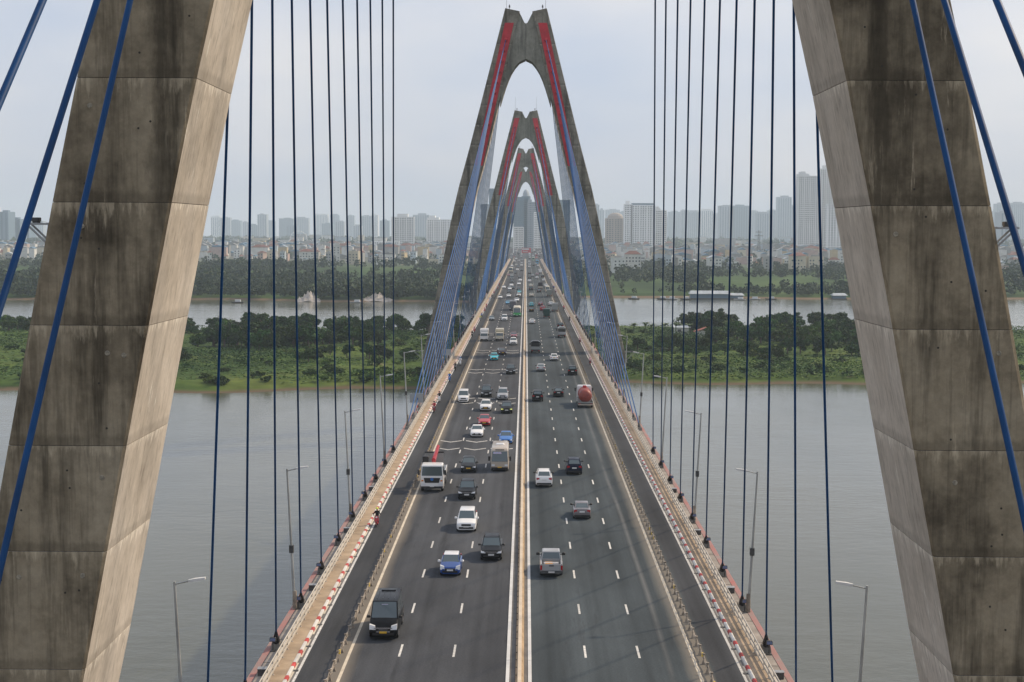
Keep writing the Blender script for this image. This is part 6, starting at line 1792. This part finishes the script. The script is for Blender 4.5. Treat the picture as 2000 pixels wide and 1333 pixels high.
# pale rubble heaps on the far left bank
mat('rubble', (0.42, 0.38, 0.34), 0.95, vary=0.4, scale=0.5, bump=0.6)
for (px, Y, w, h, lab) in ((603, 975, 8.0, 3.4, 'steep pale rubble heap at the far left waterline'), (736, 982, 11.0, 2.8, 'long pale rubble heap at the far left waterline, nearer the bridge')):
    a_ = sight(px, 580, Y); rg = np.random.default_rng(int(px)); u = np.linspace(-1, 1, 22); gx, gy = np.meshgrid(u, u)
    rr = np.sqrt(gx**2+gy**2); z = h*np.clip(1-rr, -0.3, 1)**0.6 if False else h*np.clip(1-rr**1.6, -0.2, 1) + rg.normal(size=gx.shape)*0.6*(rr < 1)*(0.3+np.clip(1-rr,0,1))*1.6 + 1.2*np.sin(gx*5+1)*np.clip(1-rr, 0, 1)
    vs = np.stack([(gx*w).ravel(), (gy*7).ravel(), z.ravel()], 1); ii = np.arange(22*22).reshape(22, 22)
    fs = np.stack([ii[:-1,:-1].ravel(), ii[:-1,1:].ravel(), ii[1:,1:].ravel(), ii[1:,:-1].ravel()], 1)
    tag(put('rubble_heap', big_mesh('rubble_heap', vs, fs, M['rubble']), None, (a_.x, Y, 0.4)), lab, 'rubble heap')
# red banner over the road end
a_ = sight(1019, 490, 1900); b_ = sight(1037, 490, 1900); zt = sight(1028, 484.5, 1900).z; zb = sight(1028, 494.5, 1900).z; W = b_.x-a_.x; xc = (a_.x+b_.x)/2
t = empty('overhead_banner', (xc, 1900, 16.97)); tag(t, 'red overhead banner board with white band across the road end', 'banner')
mat('banner_red', (0.55, 0.035, 0.05), 0.6)
mb = MB(); mb.box(-W/2, W/2, -0.15, 0.15, zb-16.97, zt-16.97); mb.build('panel', M['banner_red'], t)
hgt = zt-zb
mb = MB(); mb.box(-W*0.46, W*0.3, -0.19, -0.14, zb-16.97+hgt*0.58, zb-16.97+hgt*0.9); mb.build('white_band', M['paint_median'], t)
mb = MB(); x = -W*0.36
for q in range(9):
    ww = random.uniform(0.3, 0.55); mb.box(x, x+ww, -0.19, -0.14, zb-16.97+hgt*0.16, zb-16.97+hgt*random.uniform(0.36, 0.44)); x += ww+0.25
mb.build('lettering', M['kerb_white'], t)
for s in (-1, 1):
    mb = MB(); mb.tube((s*W*0.42, 0.2, 0), (s*W*0.42, 0.2, zb-16.97+0.5), 0.18, n=6); mb.build('post', M['steel_grey'], t)
t = empty('mast', (sight(1003, 470, 1850).x, 1850, 16.97)); tag(t, 'tall pale flagpole mast at the left of the road end', 'mast')
mb = MB(); mb.tube((0, 0, 0), (0, 0, 36), 0.45, 0.25, n=8); mb.build('pole', M['tower_white'], t)
mb = MB(); mb.box(-1.0, 1.0, -1.0, 1.0, 0, 1.2); mb.build('base', M['deck_concrete'], t)
t = empty('pylon', (sight(1482, 470, 2600).x, 2600, GROUND)); tag(t, 'thin lattice pylon in the haze right of the bridge', 'pylon')
mb = MB(); Hh = sight(1482, 450, 2600).z - GROUND
for sx in (-1, 1):
    for sy in (-1, 1): mb.tube((sx*3, sy*3, 0), (sx*0.4, sy*0.4, Hh), 0.25, 0.15, n=4)
for q in range(8):
    z0, z1 = Hh*q/8, Hh*(q+1)/8; w0, w1 = 3-2.6*q/8, 3-2.6*(q+1)/8
    for sy in (-1, 1): mb.tube((-w0, sy*w0, z0), (w1, sy*w1, z1), 0.14, n=4); mb.tube((w0, sy*w0, z0), (-w1, sy*w1, z1), 0.14, n=4)
mb.build('lattice', M['steel_dark'], t)
mb = MB(); mb.box(-7, 7, -0.3, 0.3, Hh*0.78, Hh*0.80); mb.box(-5, 5, -0.3, 0.3, Hh*0.92, Hh*0.94); mb.build('cross_arm', M['steel_dark'], t)

# ------------------------------------------------------------------ the hazy air over the river and the city
m = bpy.data.materials.new('haze_air'); m.use_nodes = True; N, L = m.node_tree.nodes, m.node_tree.links
for q in list(N): N.remove(q)
o_ = N.new('ShaderNodeOutputMaterial'); pv = N.new('ShaderNodeVolumePrincipled')
pv.inputs['Color'].default_value = (0.75, 0.885, 1.0, 1)
pv.inputs['Density'].default_value = HAZE
pv.inputs['Anisotropy'].default_value = 0.0
L.new(pv.outputs['Volume'], o_.inputs['Volume'])
mb = MB(); mb.box(-5900, 5900, -900, 10200, -5.5, 215)
hz_ = mb.build('haze', m); tag(hz_, 'pale blue hazy air over the river and the city', 'haze', kind='stuff')
